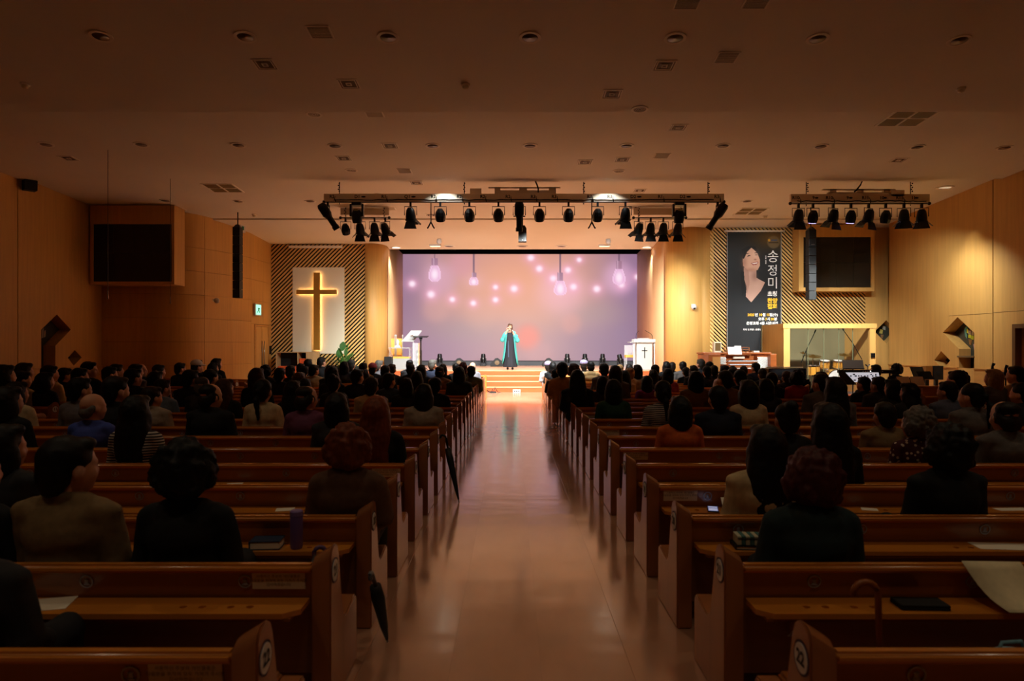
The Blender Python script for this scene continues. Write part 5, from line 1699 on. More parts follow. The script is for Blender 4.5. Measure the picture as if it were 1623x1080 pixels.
def pew_meshes(sgn, L):
    key = (sgn, L)
    if key in PEWME:
        return PEWME[key]
    d = {}
    d['end0'] = me_end(sgn)
    d['end1'] = me_end(-sgn)
    bb = MB()
    x0, x1 = sorted((sgn * .08, sgn * (L - .08)))
    bb.add([(x0, .028, .60), (x1, .028, .60), (x1, .09, .12), (x0, .09, .12), (x0, .055, .60), (x1, .055, .60), (x1, .117, .12), (x0, .117, .12)],
           [(0, 3, 2, 1), (4, 5, 6, 7), (0, 1, 5, 4), (1, 2, 6, 5), (2, 3, 7, 6), (3, 0, 4, 7)])
    d['back'] = bb.mesh('back_board')
    d['rail'] = bev(mbx(x0, x1, .008, .062, .585, HR), 'top_rail', .014, seg=3)
    outer = [(.10, .03), (L - .1, .03), (L - .1, -.10), (L - .16, -.15), (.16, -.15), (.10, -.10)]
    holes = []
    for c in (.32, .40, .52, .60, 1.5, 1.58, 2.4, 2.48, 3.3, 3.38, 4.2, 4.28, 5.1, 5.18):
        if c < L - .3:
            holes.append(circ(c, -.075, .016))
    d['shelf'] = MB().poly([[(sgn * u, v) for u, v in outer]] + [[(sgn * u, v) for u, v in h] for h in holes], lambda u, v, q: Vector((u, v, q)), .453, .475).mesh('book_shelf')
    d['under'] = mbx(x0 + .05, x1 - .05, -.145, .03, .440, .4525).mesh('shelf_underside')
    d['brk'] = MB().poly([[(.035, .44), (-.12, .44), (.045, .30)]], lambda u, v, q: Vector((q, u, v)), -.012, .012).mesh('shelf_bracket')
    d['seat'] = bev(mbx(x0, x1, .10, .47, .32, .355), 'seat', .012)
    d['apron'] = mbx(x0, x1, .40, .425, .22, .32).mesh('seat_apron')
    d['leg'] = MB().poly([[(.12, 0), (.40, 0), (.42, .32), (.12, .32)]], lambda u, v, q: Vector((q, u, v)), -.02, .02).mesh('seat_support')
    PEWME[key] = d
    return d


PEWBOX = []


def pew(sgn, L, loc, rz, label, group, number, notice=False, emb=True, off=0.0, full=True):
    d = pew_meshes(sgn, L)
    t = thing('church_pew', label, 'pew', loc, rz, group)
    e0 = obj('end_panel', d['end0'], M_PEWEND, t)
    obj('end_panel', d['end1'], M_PEWEND, t, (sgn * L, 0, 0))
    bk = obj('back_board', d['back'], M_PEW, t)
    obj('top_rail', d['rail'], M_SHELF_LITRAIL, t)  # brighter oak than the board: the rail's highlight is put into its colour
    sh = obj('book_shelf', d['shelf'], M_SHELF_LITRAIL, t)
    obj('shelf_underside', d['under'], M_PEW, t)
    obj('seat', d['seat'], M_PEW, t)
    obj('seat_apron', d['apron'], M_PEW, t)
    n = max(2, int(L / 1.5))
    for i in range(n):
        obj('seat_support', d['leg'], M_PEW, t, (sgn * (.6 + (L - 1.2) * i / (n - 1)), 0, 0))
        if full:
            obj('shelf_bracket', d['brk'], M_PEW, t, (sgn * (.3 + (L - .6) * i / (n - 1)), 0, 0))
    if emb:
        x = .385 + off
        while x < L - .3:
            o = obj('floral_emblem', ME_EMB, M_EMB, bk, (sgn * x, .0325, .545))
            o.rotation_euler = (R(7), 0, 0)
            x += .69
    b = obj('number_badge', ME_BADGE, M_BADGE, e0, (-sgn * .001, .062, .585))
    b2 = obj('badge_rim', ME_BADGER, M_BADGEV, e0, (-sgn * .001, .062, .585))
    if sgn > 0:
        b.rotation_euler = b2.rotation_euler = (0, 0, pi)
    text('badge_number', str(number), .06, M_PRINT, e0, (-sgn * .0055, .062, .585), (pi / 2, 0, -pi / 2 if sgn > 0 else pi / 2), bold=.002)
    if notice:
        p = MB().box(-.115, .115, -.003, .0, -.036, .036).build('notice_plate', M_NOTICE, bk, loc=(sgn * .235, .0315, .548))
        p.rotation_euler = (R(7.4), 0, 0)
        o = text('notice_lettering', NOTICE, .0165, M_PRINT, bk, (sgn * .235, .0278, .550), (R(97.4), 0, 0), line=1.15)
    return t


def dk(k):
    return 2.94 + .8465 * k


XR, XL = .915, -.78
rp = random.Random(21)
for k in range(-1, 21):
    nth = ORD[20 - k]
    pew(1, 5.9 if k < 20 else 4.5, (XR, dk(k), 0), 0, 'oak pew right of the aisle, %s from the front' % nth, 'pews of the right block', 21 - k, k in (2, 4, 6, 8), k < 11, rp.uniform(-.06, .06), k < 6)
    pew(-1, 5.7, (XL, dk(k), 0), 0, 'oak pew left of the aisle, %s from the front' % nth, 'pews of the left block', 21 - k, k in (-1, 0, 3, 7), k < 11, rp.uniform(-.06, .06), k < 6)
# front screens before the first pews
for sgn, x0, nm in ((1, XR, 'right'), (-1, XL, 'left')):
    t = thing('pew_front', 'light oak front screen before the first %s pew' % nm, 'screen', (x0, dk(20) + .92, 0), 0, 'front pew screens')
    LL = 5.7 if sgn < 0 else 4.5
    a, b = sorted((sgn * .06, sgn * (LL - .06)))
    MB().box(a, b, -.015, .015, .08, .64).build('screen_board', M_SHELF_LITRAIL, t, bevel=.004)
    MB().box(a, b, -.16, .03, .64, .67).build('screen_ledge', M_SHELF_LITRAIL, t, bevel=.008)
    for xx in (.03, LL - .03):
        MB().box(sgn * xx - .035, sgn * xx + .035, -.16, .05, 0, .69).build('screen_post', M_SHELF_LITRAIL, t, bevel=.008)

SIDE = {}
for nm, sgn, x0, rz, rows in (('left', -1, -7.15, R(-15), [19.4 - .88 * i for i in range(13)]), ('right', 1, 7.66, R(15), [12.75 - .88 * i for i in range(6)])):
    SIDE[nm] = (x0, rz, rows)
    for i, y in enumerate(rows):
        pew(sgn, 3.6, (x0, y, 0), rz, 'angled oak pew in the %s side block, %s from the front' % (nm, ORD[i]), 'angled pews of the side blocks', i + 1, False, False, 0, False)

# ================================================================== PEOPLE
def remesh(mb, voxel, it=6, name='body'):
    me = mb.mesh(name)
    o = bpy.data.objects.new('tmp', me)
    COL.objects.link(o)
    m = o.modifiers.new('r', 'REMESH')
    m.mode = 'VOXEL'
    m.voxel_size = voxel
    s_ = o.modifiers.new('s', 'SMOOTH')
    s_.factor = .5
    s_.iterations = it
    dg = bpy.context.evaluated_depsgraph_get()
    out = bpy.data.meshes.new_from_object(o.evaluated_get(dg))
    out.name = name
    bpy.data.objects.remove(o)
    bpy.data.meshes.remove(me)
    out.shade_smooth()
    return out


def cap(mb, pts, rs, n=10):
    mb.tube(pts, rs, n)
    for p, r in zip(pts, rs):
        mb.ell(p, (r, r, r), n, 6)


def rough(me, amp, sc):
    no = [v.normal.copy() for v in me.vertices]
    for v, n in zip(me.vertices, no):
        v.co += n * amp * (noise.noise(v.co * sc) + .5 * noise.noise(v.co * sc * 2.3))
    me.update()
    return me


def fingers(me, hands):
    """five separate bent fingers rooted in each palm: (wrist->palm frame) list of (origin, forward, side, down)"""
    mb = MB()
    for (o, f, s, dn) in hands:
        o, f, s, dn = Vector(o), Vector(f).normalized(), Vector(s).normalized(), Vector(dn).normalized()
        for i, (off, ln) in enumerate(((-.028, .062), (-.010, .072), (.010, .068), (.028, .052))):
            a = o + s * off + f * .02
            b = a + f * ln * .5 + dn * .008
            c = b + f * ln * .3 + dn * .03
            e = c + f * ln * .1 + dn * .025
            mb.tube([a, b, c, e], [.0095, .009, .008, .006], 6)
        a = o - s * .034 - f * .02
        mb.tube([a, a - s * .022 + f * .025 + dn * .006, a - s * .018 + f * .055 + dn * .012], [.012, .0105, .008], 6)
    bm = bmesh.new()
    bm.from_mesh(me)
    t2 = mb.mesh('f')
    bm.from_mesh(t2)
    bm.to_mesh(me)
    bm.free()
    bpy.data.meshes.remove(t2)
    me.shade_smooth()
    return me


NECK = Vector((0, -.015, .885))
HS_ = 1.26          # head size


def squash(mb):
    mb.v = [(x, y, z_ if z_ < .4 else .4 + (z_ - .4) * .86) for x, y, z_ in mb.v]
    return mb


def head_shapes(mb, yaw):
    m = Matrix.Rotation(yaw, 3, 'Z')

    def P(x, y, z_):
        return NECK + m @ Vector((x, y, z_)) * HS_
    m4 = m * HS_
    mb.ell(P(0, .0, .115), (.073, .092, .085), 16, 10, m4)
    mb.ell(P(0, .03, .06), (.058, .066, .07), 16, 10, m4)
    mb.ell(P(0, .055, .015), (.032, .036, .03), 12, 8, m4)       # chin
    mb.ell(P(0, .098, .068), (.013, .018, .022), 10, 7, m4)      # nose
    mb.ell(P(0, .088, .105), (.045, .014, .012), 10, 7, m4)      # brow
    mb.ell(P(0, .088, .034), (.022, .012, .009), 10, 7, m4)      # lips
    for s in (-1, 1):
        mb.ell(P(s * .076, .0, .075), (.012, .022, .032), 10, 7, m4)
        mb.ell(P(s * .036, .066, .06), (.025, .025, .026), 10, 7, m4)   # cheeks
    cap(mb, [NECK + Vector((0, -.01, -.06)), P(0, -.01, .03)], [.062, .058])


def limbs(mb, g=0.0):
    for s in (-1, 1):
        cap(mb, [(s * .175, -.02, .855), (s * .225, .0, .60), (s * .13, .23, .485)], [.054 + g, .046 + g, .034 + g])


def torso(mb, g=0.0):
    mb.ell((0, .0, .47), (.175 + g, .15 + g, .13 + g))
    mb.ell((0, -.02, .60), (.155 + g, .115 + g, .15 + g))
    mb.ell((0, -.035, .75), (.175 + g, .112 + g, .16 + g))
    mb.ell((0, -.03, .835), (.19 + g, .085 + g, .085 + g))
    cap(mb, [(-.15, -.025, .868), (.15, -.025, .868)], [.052 + g, .052 + g])
    cap(mb, [(-.08, -.025, .90), (.08, -.025, .90)], [.045 + g, .045 + g])


def legs(mb, g=0.0):
    for s in (-1, 1):
        cap(mb, [(s * .095, .02, .445), (s * .105, .42, .435), (s * .105, .42, .09)], [.083 + g, .062 + g, .042 + g])


def body_mesh(yaw):
    mb = MB()
    torso(mb)
    limbs(mb)
    legs(mb)
    squash(mb)
    head_shapes(mb, yaw)
    for s in (-1, 1):
        mb.ell((s * .095, .265, .465), (.038, .05, .022))
        mb.ell((s * .105, .48, .04), (.045, .12, .038))
    me = remesh(mb, .0155, 4)
    return fingers(me, [((s * .085, .29, .465), (-s * .35, 1, -.1), (s, .3, 0), (0, 0, -1)) for s in (-1, 1)])


BODY = {y: body_mesh(R(y)) for y in (0, -28, 28, -55)}


def top_mesh(kind):
    mb = MB()
    g = {'jacket': .026, 'shirt': .014, 'hoodie': .03}[kind]
    torso(mb, g)
    limbs(mb, g * .9)
    if kind == 'jacket':
        cap(mb, [(-.21, -.025, .865), (.21, -.025, .865)], [.058, .058])
        for i in range(12):
            a = 2 * pi * i / 12
            mb.ell((.066 * cos(a), -.02 + .066 * sin(a), .945 - .018 * sin(a)), (.026, .026, .024), 8, 6)
    if kind == 'shirt':
        for i in range(12):
            a = 2 * pi * i / 12
            mb.ell((.06 * cos(a), -.02 + .06 * sin(a), .938 - .015 * sin(a)), (.018, .018, .018), 8, 6)
    if kind == 'hoodie':
        mb.ell((0, -.10, .88), (.13, .06, .09))
        for i in range(12):
            a = 2 * pi * i / 12
            mb.ell((.08 * cos(a), -.03 + .08 * sin(a), .93 - .02 * sin(a)), (.035, .035, .035), 8, 6)
    return rough(remesh(squash(mb), .0155, 4, 'top_garment'), .006, 9)


TOP = {k: top_mesh(k) for k in ('jacket', 'shirt', 'hoodie')}
mb = MB()
mb.ell((0, .0, .45), (.185, .16, .10))
legs(mb, .014)
TROU = remesh(mb, .018, 4, 'trousers')
mb = MB()
for s in (-1, 1):
    mb.ell((s * .105, .485, .045), (.05, .13, .045))
SHOE = remesh(mb, .018, 3, 'shoes')


def hair_mesh(kind):
    mb = MB()
    if kind in ('short', 'bob', 'long', 'ponytail', 'bun', 'curly', 'cap'):
        mb.ell((0, -.014, .128), (.086, .096, .086))
        mb.ell((0, -.05, .08), (.079, .058, .085))
    if kind == 'short':
        mb.ell((0, -.055, .04), (.062, .045, .055))
        mb.ell((.01, .045, .176), (.06, .045, .026))
    if kind in ('bob', 'long'):
        mb.ell((0, -.03, .10), (.098, .094, .10))
        for s in (-1, 1):
            mb.ell((s * .068, -.012, .035), (.036, .066, .105))
        mb.ell((0, -.065, .02), (.088, .05, .10))
        mb.ell((0, .045, .178), (.07, .05, .03))
    if kind == 'long':
        mb.ell((0, -.085, -.10), (.105, .042, .19))
        mb.ell((.03, -.09, -.2), (.075, .035, .12))
        for s in (-1, 1):
            mb.ell((s * .082, -.04, -.06), (.032, .05, .15))
    if kind == 'ponytail':
        mb.ell((0, -.10, .10), (.03, .03, .03))
        cap(mb, [(0, -.11, .10), (0, -.15, .02), (.01, -.13, -.16)], [.03, .034, .014])
    if kind == 'bun':
        mb.ell((0, -.075, .19), (.05, .05, .045))
        mb.ell((0, -.06, .03), (.055, .03, .035))
    if kind == 'curly':
        r = random.Random(4)
        mb.ell((0, -.025, .10), (.112, .108, .115))
        for _ in range(60):
            a, b = r.random() * 2 * pi, r.uniform(-.75, 1.0)
            p = Vector((cos(a) * math.sqrt(max(0, 1 - b * b)), sin(a) * math.sqrt(max(0, 1 - b * b)), b))
            if p.y > .62 and p.z < .45:
                continue
            mb.ell((p.x * .105, -.025 + p.y * .1, .10 + p.z * .11), (.026, .026, .026), 8, 6)
    if kind == 'thinning':
        mb.ell((0, -.058, .055), (.076, .05, .062))
        for s in (-1, 1):
            mb.ell((s * .066, -.018, .085), (.018, .055, .045))
        mb.ell((0, -.03, .15), (.078, .074, .05))
    if kind == 'bald':
        mb.ell((0, -.05, .055), (.072, .046, .05))
        for s in (-1, 1):
            mb.ell((s * .064, -.02, .085), (.016, .05, .03))
    if kind == 'cap':
        mb.ell((0, -.055, .03), (.065, .04, .06))
    mb.v = [(x * HS_, y * HS_, z_ * HS_) for x, y, z_ in mb.v]
    me = remesh(mb, .0125, 3, 'hair')
    return rough(me, {'curly': .010, 'short': .004}.get(kind, .005), {'curly': 38}.get(kind, 26))


HAIR = {k: hair_mesh(k) for k in ('short', 'bob', 'long', 'ponytail', 'bun', 'curly', 'thinning', 'bald', 'cap')}
mb = MB()
mb.ell((0, -.012, .155), (.094, .106, .075))
mb.ell((0, .10, .125), (.07, .06, .012))
mb.v = [(x * HS_, y * HS_, z_ * HS_) for x, y, z_ in mb.v]
HATME = remesh(mb, .013, 3, 'hat')

HC_ = {'black': (16, 14, 14), 'dark': (30, 22, 18), 'brown': (62, 34, 20), 'red': (70, 24, 22), 'auburn': (110, 50, 22), 'grey': (96, 92, 88), 'white': (96, 92, 86), 'tan': (150, 116, 76), 'salt': (60, 58, 54)}
CL = {'black': ('black top', (14, 14, 15), 'shirt'), 'suit': ('black suit jacket', (16, 17, 20), 'jacket'), 'navy': ('navy jacket', (24, 30, 48), 'jacket'), 'navyt': ('navy top', (26, 34, 56), 'shirt'),
      'beige': ('beige blazer', (128, 104, 70), 'jacket'), 'cream': ('cream top', (206, 188, 150), 'shirt'), 'creamj': ('cream jacket', (200, 178, 136), 'jacket'), 'white': ('white shirt', (176, 172, 170), 'shirt'),
      'grey': ('grey shirt', (112, 110, 116), 'shirt'), 'greyj': ('grey jacket', (104, 100, 98), 'jacket'), 'lgrey': ('pale grey jacket', (164, 152, 136), 'jacket'), 'blue': ('royal blue shirt', (60, 80, 168), 'shirt'),
      'lblue': ('light blue sweater', (120, 148, 176), 'shirt'), 'denim': ('denim shirt', (62, 84, 108), 'shirt'), 'purple': ('plum sweater', (112, 62, 92), 'shirt'), 'violet': ('violet top', (132, 42, 136), 'shirt'),
      'pink': ('magenta cardigan', (196, 84, 128), 'shirt'), 'orange': ('orange sweater', (206, 100, 36), 'shirt'), 'red': ('red sweater', (176, 30, 28), 'shirt'), 'green': ('dark green top', (32, 74, 50), 'shirt'),
      'olive': ('olive jacket', (84, 76, 36), 'jacket'), 'dgreen': ('dark green coat', (34, 42, 34), 'jacket'), 'brown': ('brown jacket', (120, 80, 36), 'jacket'), 'brownh': ('brown hooded coat', (96, 66, 46), 'hoodie'),
      'tan': ('tan sweater', (168, 124, 74), 'shirt'), 'tanh': ('tan hoodie', (176, 144, 96), 'hoodie'), 'teal': ('dark teal hoodie', (24, 44, 46), 'hoodie'), 'stripe': ('black and white striped top', (30, 28, 28), 'shirt'),
      'dots': ('wine red dotted dress', (70, 22, 34), 'shirt'), 'charcoal': ('charcoal coat', (40, 40, 44), 'jacket'), 'bgrey': ('blue-grey coat', (104, 116, 142), 'jacket'), 'peach': ('pale pink shirt', (220, 188, 178), 'shirt')}


def cloth_mat(c):
    if c == 'stripe':
        return mat('cloth_stripe', (34, 30, 32), .85, stripes=((196, 186, 176), 14.0))
    if c == 'dots':
        return mat('cloth_dots', (70, 22, 34), .85, dots=((206, 190, 170), 24.0))
    return mat('cloth_' + c, CL[c][1], .85, var=.12, vscale=(30, 30, 30), bump=.15, bscale=(14, 14, 9))


def hair_mat(h):
    return mat('hair_' + h, HC_[h], .55, var=.25, vscale=(60, 60, 8), spec=.25)


M_TROU = mat('trouser_dark', (24, 24, 28), .85)
M_SHOE = mat('shoe_black', (12, 12, 12), .4)
PLIST = []


def sit(px, top, row, hair='short', hc='black', cl='black', yaw=0, hat=None):
    PLIST.append((px, top, row, hair, hc, cl, yaw, hat))


# (pixel x, pixel y of the head top, pew row or side block depth, hair, hair colour, clothes, head turn)
for a in (
    # left block, near to far
    (-62, 760, -1, 'short', 'black', 'charcoal', 0), (-70, 820, -1.0, 'short', 'black', 'charcoal', 0),
    (112, 690, 0, 'short', 'black', 'beige', -28), (298, 690, 0, 'curly', 'black', 'black', 0), (-8, 700, 0, 'bob', 'dark', 'black', -28),
    (553, 668, 1, 'curly', 'auburn', 'brownh', 0), (8, 672, 1, 'bob', 'black', 'charcoal', -28),
    (597, 627, 3, 'long', 'auburn', 'black', 0), (218, 626, 3, 'long', 'black', 'stripe', 0),
    (148, 622, 4, 'bald', 'grey', 'blue', -28), (535, 622, 4, 'bob', 'black', 'charcoal', 0), (14, 612, 4, 'bob', 'black', 'black', -28),
    (335, 607, 5, 'thinning', 'black', 'suit', -28), (487, 610, 5, 'thinning', 'dark', 'purple', -28), (185, 596, 5, 'short', 'black', 'suit', -28),
    (418, 601, 6, 'ponytail', 'black', 'cream', 0), (672, 608, 6, 'bob', 'black', 'lgrey', 0), (28, 605, 6, 'long', 'dark', 'cream', -28), (128, 598, 6, 'short', 'black', 'grey', -28), (242, 612, 6, 'short', 'dark', 'lgrey', -28),
    (357, 600, 7, 'long', 'brown', 'black', -28), (465, 603, 7, 'long', 'black', 'black', 0),
    (589, 598, 8, 'short', 'dark', 'creamj', 0), (258, 601, 8, 'short', 'dark', 'lblue', -28), (322, 596, 8, 'thinning', 'grey', 'charcoal', 0),
    (408, 583, 9, 'bob', 'brown', 'black', 0), (504, 600, 9, 'bob', 'black', 'grey', 0), (530, 594, 9, 'bun', 'dark', 'black', 0), (648, 599, 9, 'bob', 'dark', 'charcoal', 0), (690, 598, 9, 'short', 'black', 'black', 0), (303, 586, 9, 'short', 'black', 'navy', -28), (212, 584, 9, 'short', 'black', 'navy', -28),
    (475, 590, 10, 'bob', 'brown', 'charcoal', 0), (617, 591, 10, 'short', 'black', 'denim', -28), (335, 585, 10, 'short', 'black', 'suit', -28), (248, 588, 10, 'bob', 'black', 'black', -28),
    (555, 581, 11, 'bob', 'black', 'navyt', 0), (567, 585, 11.3, 'short', 'dark', 'navyt', -28), (661, 588, 11, 'bob', 'dark', 'black', 0),
    (728, 581, 12, 'bob', 'black', 'dgreen', 0), (444, 583, 12, 'short', 'black', 'black', 0),
    (461, 579, 14, 'short', 'black', 'black', 0), (524, 579, 14, 'bob', 'black', 'charcoal', 0), (589, 585, 14, 'bob', 'dark', 'black', 0), (611, 579, 14, 'short', 'black', 'black', 0), (697, 580, 14, 'thinning', 'dark', 'brown', 0),
    (498, 578, 15, 'short', 'black', 'creamj', -28), (668, 578, 15, 'bob', 'black', 'black', 0), (747, 580, 15, 'short', 'black', 'olive', 0), (423, 578, 15, 'curly', 'black', 'black', -28),
    (483, 580, 16, 'short', 'black', 'black', 0), (576, 575, 16, 'short', 'dark', 'brown', 0), (640, 577, 16, 'short', 'brown', 'charcoal', 0), (651, 577, 16.4, 'short', 'black', 'charcoal', 0),
    (477, 576, 17, 'short', 'black', 'black', 0), (546, 573, 17, 'bob', 'black', 'charcoal', 0), (591, 576, 17, 'cap', 'dark', 'charcoal', 0, ('pink knitted', (170, 84, 110))), (702, 577, 17, 'bob', 'dark', 'black', 0), (734, 574, 17, 'bob', 'red', 'charcoal', 0),
    (557, 570, 18, 'short', 'salt', 'charcoal', 0), (723, 576, 18, 'short', 'black', 'black', 0),
    (489, 569, 19, 'bob', 'black', 'black', 0), (601, 571, 19, 'short', 'white', 'grey', -28), (650, 570, 19, 'thinning', 'black', 'charcoal', 0), (686, 570, 19, 'short', 'white', 'navyt', -28),
    (510, 566, 20, 'short', 'black', 'suit', -28), (749, 574, 20, 'bald', 'white', 'grey', 0),
    # right block
    (1283, 706, 0, 'curly', 'red', 'teal', 0),
    (1213, 672, 1, 'long', 'black', 'creamj', 0), (1497, 668, 1, 'curly', 'black', 'suit', 0),
    (1312, 638, 2, 'long', 'black', 'black', 0),
    (1450, 642, 3, 'curly', 'grey', 'dots', 28), (1590, 634, 3, 'thinning', 'dark', 'greyj', 0), (1245, 637, 3, 'bun', 'black', 'black', 0),
    (1077, 627, 4, 'bob', 'black', 'orange', 0), (1400, 637, 4, 'short', 'dark', 'beige', 0),
    (1137, 611, 5, 'short', 'black', 'navy', 0), (1538, 607, 5, 'ponytail', 'black', 'greyj', 28),
    (1050, 603, 6, 'ponytail', 'black', 'stripe', 0), (1185, 602, 6, 'bob', 'black', 'cream', 0), (1322, 597, 6, 'long', 'black', 'greyj', 0), (1618, 606, 6, 'short', 'black', 'charcoal', 28),
    (972, 601, 7, 'bob', 'black', 'green', 0), (1440, 607, 7, 'long', 'black', 'charcoal', 28),
    (1213, 600, 8, 'bob', 'black', 'navy', 0), (1414, 601, 8, 'bob', 'black', 'black', 28), (1300, 592, 8, 'short', 'black', 'greyj', 28),
    (915, 586, 9, 'long', 'black', 'suit', 0), (1102, 588, 9, 'bob', 'black', 'brown', 0), (1131, 587, 9, 'short', 'dark', 'brown', 28), (1391, 597, 9, 'short', 'dark', 'charcoal', 28),
    (1368, 597, 10, 'short', 'black', 'black', 28), (955, 596, 10, 'bob', 'black', 'charcoal', 0), (1172, 586, 10, 'short', 'black', 'black', 0),
    (1025, 596, 11, 'bob', 'black', 'violet', 0), (975, 579, 11, 'bob', 'black', 'greyj', 0), (1258, 586, 11, 'curly', 'black', 'red', 0), (1285, 589, 11, 'long', 'black', 'black', 0), (1222, 590, 11, 'short', 'black', 'navy', 0),
    (891, 574, 12, 'short', 'black', 'tan', 0),
    (990, 587, 13, 'long', 'black', 'creamj', 0), (1058, 584, 13, 'bob', 'black', 'pink', 0), (1246, 588, 13, 'short', 'brown', 'charcoal', 0), (1160, 583, 13, 'short', 'black', 'black', 0),
    (909, 576, 14, 'curly', 'brown', 'brown', 0), (957, 576, 14, 'short', 'black', 'greyj', 0), (998, 583, 14, 'short', 'tan', 'creamj', 0), (1035, 586, 14, 'bob', 'black', 'black', 0), (1148, 579, 14, 'short', 'black', 'peach', 28), (1208, 584, 14, 'short', 'dark', 'black', 0),
    (880, 585, 15, 'short', 'black', 'black', 0), (1010, 578, 15, 'bob', 'black', 'white', 0), (1120, 580, 15, 'short', 'black', 'black', 0),
    (1038, 578, 16, 'short', 'black', 'black', 0), (1099, 579, 16, 'bob', 'black', 'charcoal', 0), (1131, 579, 16, 'short', 'dark', 'black', 0), (1140, 580, 16.4, 'short', 'salt', 'black', 0),
    (1087, 584, 17, 'short', 'black', 'black', 0), (1178, 580, 17, 'short', 'black', 'charcoal', 0),
    (936, 573, 18, 'short', 'black', 'tanh', 0), (1197, 575, 18, 'short', 'black', 'navyt', 28), (982, 578, 18, 'short', 'tan', 'charcoal', 0),
    (876, 574, 19, 'bob', 'black', 'suit', 0), (925, 571, 19, 'cap', 'dark', 'white', 0, ('pale lilac', (140, 128, 160))), (997, 577, 19, 'bob', 'black', 'black', 0), (1056, 573, 19, 'bob', 'black', 'black', 0), (1075, 573, 19, 'short', 'black', 'greyj', 0),
    (868.5, 573, 20, 'cap', 'dark', 'white', 0, ('pale lilac', (140, 128, 160))), (1065, 574, 20, 'short', 'dark', 'black', 0), (1110, 569, 19, 'short', 'salt', 'charcoal', 28), (1124, 573, 18, 'short', 'black', 'black', 0),
    # left side block (depth in metres)
    (22, 574, 'L10.2', 'bob', 'black', 'black', -28), (40, 575, 'L12', 'bob', 'dark', 'charcoal', -28), (46, 585, 'L10.0', 'short', 'black', 'navy', -55), (60, 588, 'L11.5', 'short', 'dark', 'creamj', -28),
    (80, 579, 'L11.6', 'short', 'black', 'creamj', -28), (104, 583, 'L13', 'short', 'black', 'black', -28), (98, 590, 'L10.6', 'bob', 'black', 'black', -28), (158, 573, 'L13', 'short', 'black', 'black', -55), (140, 583, 'L12.2', 'short', 'black', 'black', -28),
    (181, 581, 'L13', 'short', 'black', 'black', -28), (230, 577, 'L14', 'short', 'black', 'greyj', -28), (243, 576, 'L15', 'thinning', 'dark', 'charcoal', -55), (256, 577, 'L14', 'short', 'dark', 'white', -28), (276, 578, 'L14.4', 'short', 'black', 'black', -28),
    (314, 571, 'L16', 'cap', 'dark', 'black', -28, ('white', (190, 186, 180))), (330, 575, 'L16.4', 'short', 'black', 'black', -28), (344, 568, 'L18', 'bob', 'black', 'black', -28), (360, 575, 'L17.2', 'bob', 'black', 'charcoal', -28), (373, 570, 'L17.4', 'short', 'black', 'navy', -28),
    # right side block
    (1492, 587, 'R12.4', 'curly', 'black', 'black', 28), (1515, 587, 8, 'short', 'black', 'white', 28), (1551, 585, 'R11.8', 'bob', 'tan', 'bgrey', 28), (1580, 580, 'R11.6', 'short', 'black', 'tan', 28), (1612, 602, 'R10', 'short', 'black', 'black', 28),
    (1500, 604, 7, 'short', 'black', 'bgrey', 28),
):
    sit(*a)
PLIST.pop(1)
# resolve to places, then name by row and seat
RES = []
for (px, top, row, hair, hc, cl, yaw, hat) in PLIST:
    if isinstance(row, str):
        nm = 'left' if row[0] == 'L' else 'right'
        x0, rz, rows = SIDE[nm]
        d = float(row[1:])
        x = atx(px, d)
        sg_ = -1 if nm == 'left' else 1
        st_ = lambda xx: max(.33, sg_ * (xx - x0))
        i = min(range(len(rows)), key=lambda q: abs(rows[q] + st_(x) * math.tan(R(15)) + .27 - d))
        for _ in range(4):
            d = rows[i] + st_(atx(px, d)) * math.tan(R(15)) + .27
        x = x0 + sg_ * st_(atx(px, d))
        RES.append(dict(x=x, d=d, top=top, row=('side', nm, i), hair=hair, hc=hc, cl=cl, yaw=yaw, rz=rz, hat=hat, seat=abs(x - x0)))
    else:
        k = int(math.floor(row + 1e-6)) if row >= 0 else -1
        d = dk(k) + .27
        x = atx(px, d)
        RES.append(dict(x=x, d=d, top=top, row=('mid', 'left' if x < 0 else 'right', 20 - k), hair=hair, hc=hc, cl=cl, yaw=yaw, rz=R(-4) if x < -2 else (R(4) if x > 2 else 0), hat=hat, seat=abs(x)))
rows_ = {}
for r in RES:
    rows_.setdefault(r['row'], []).append(r)
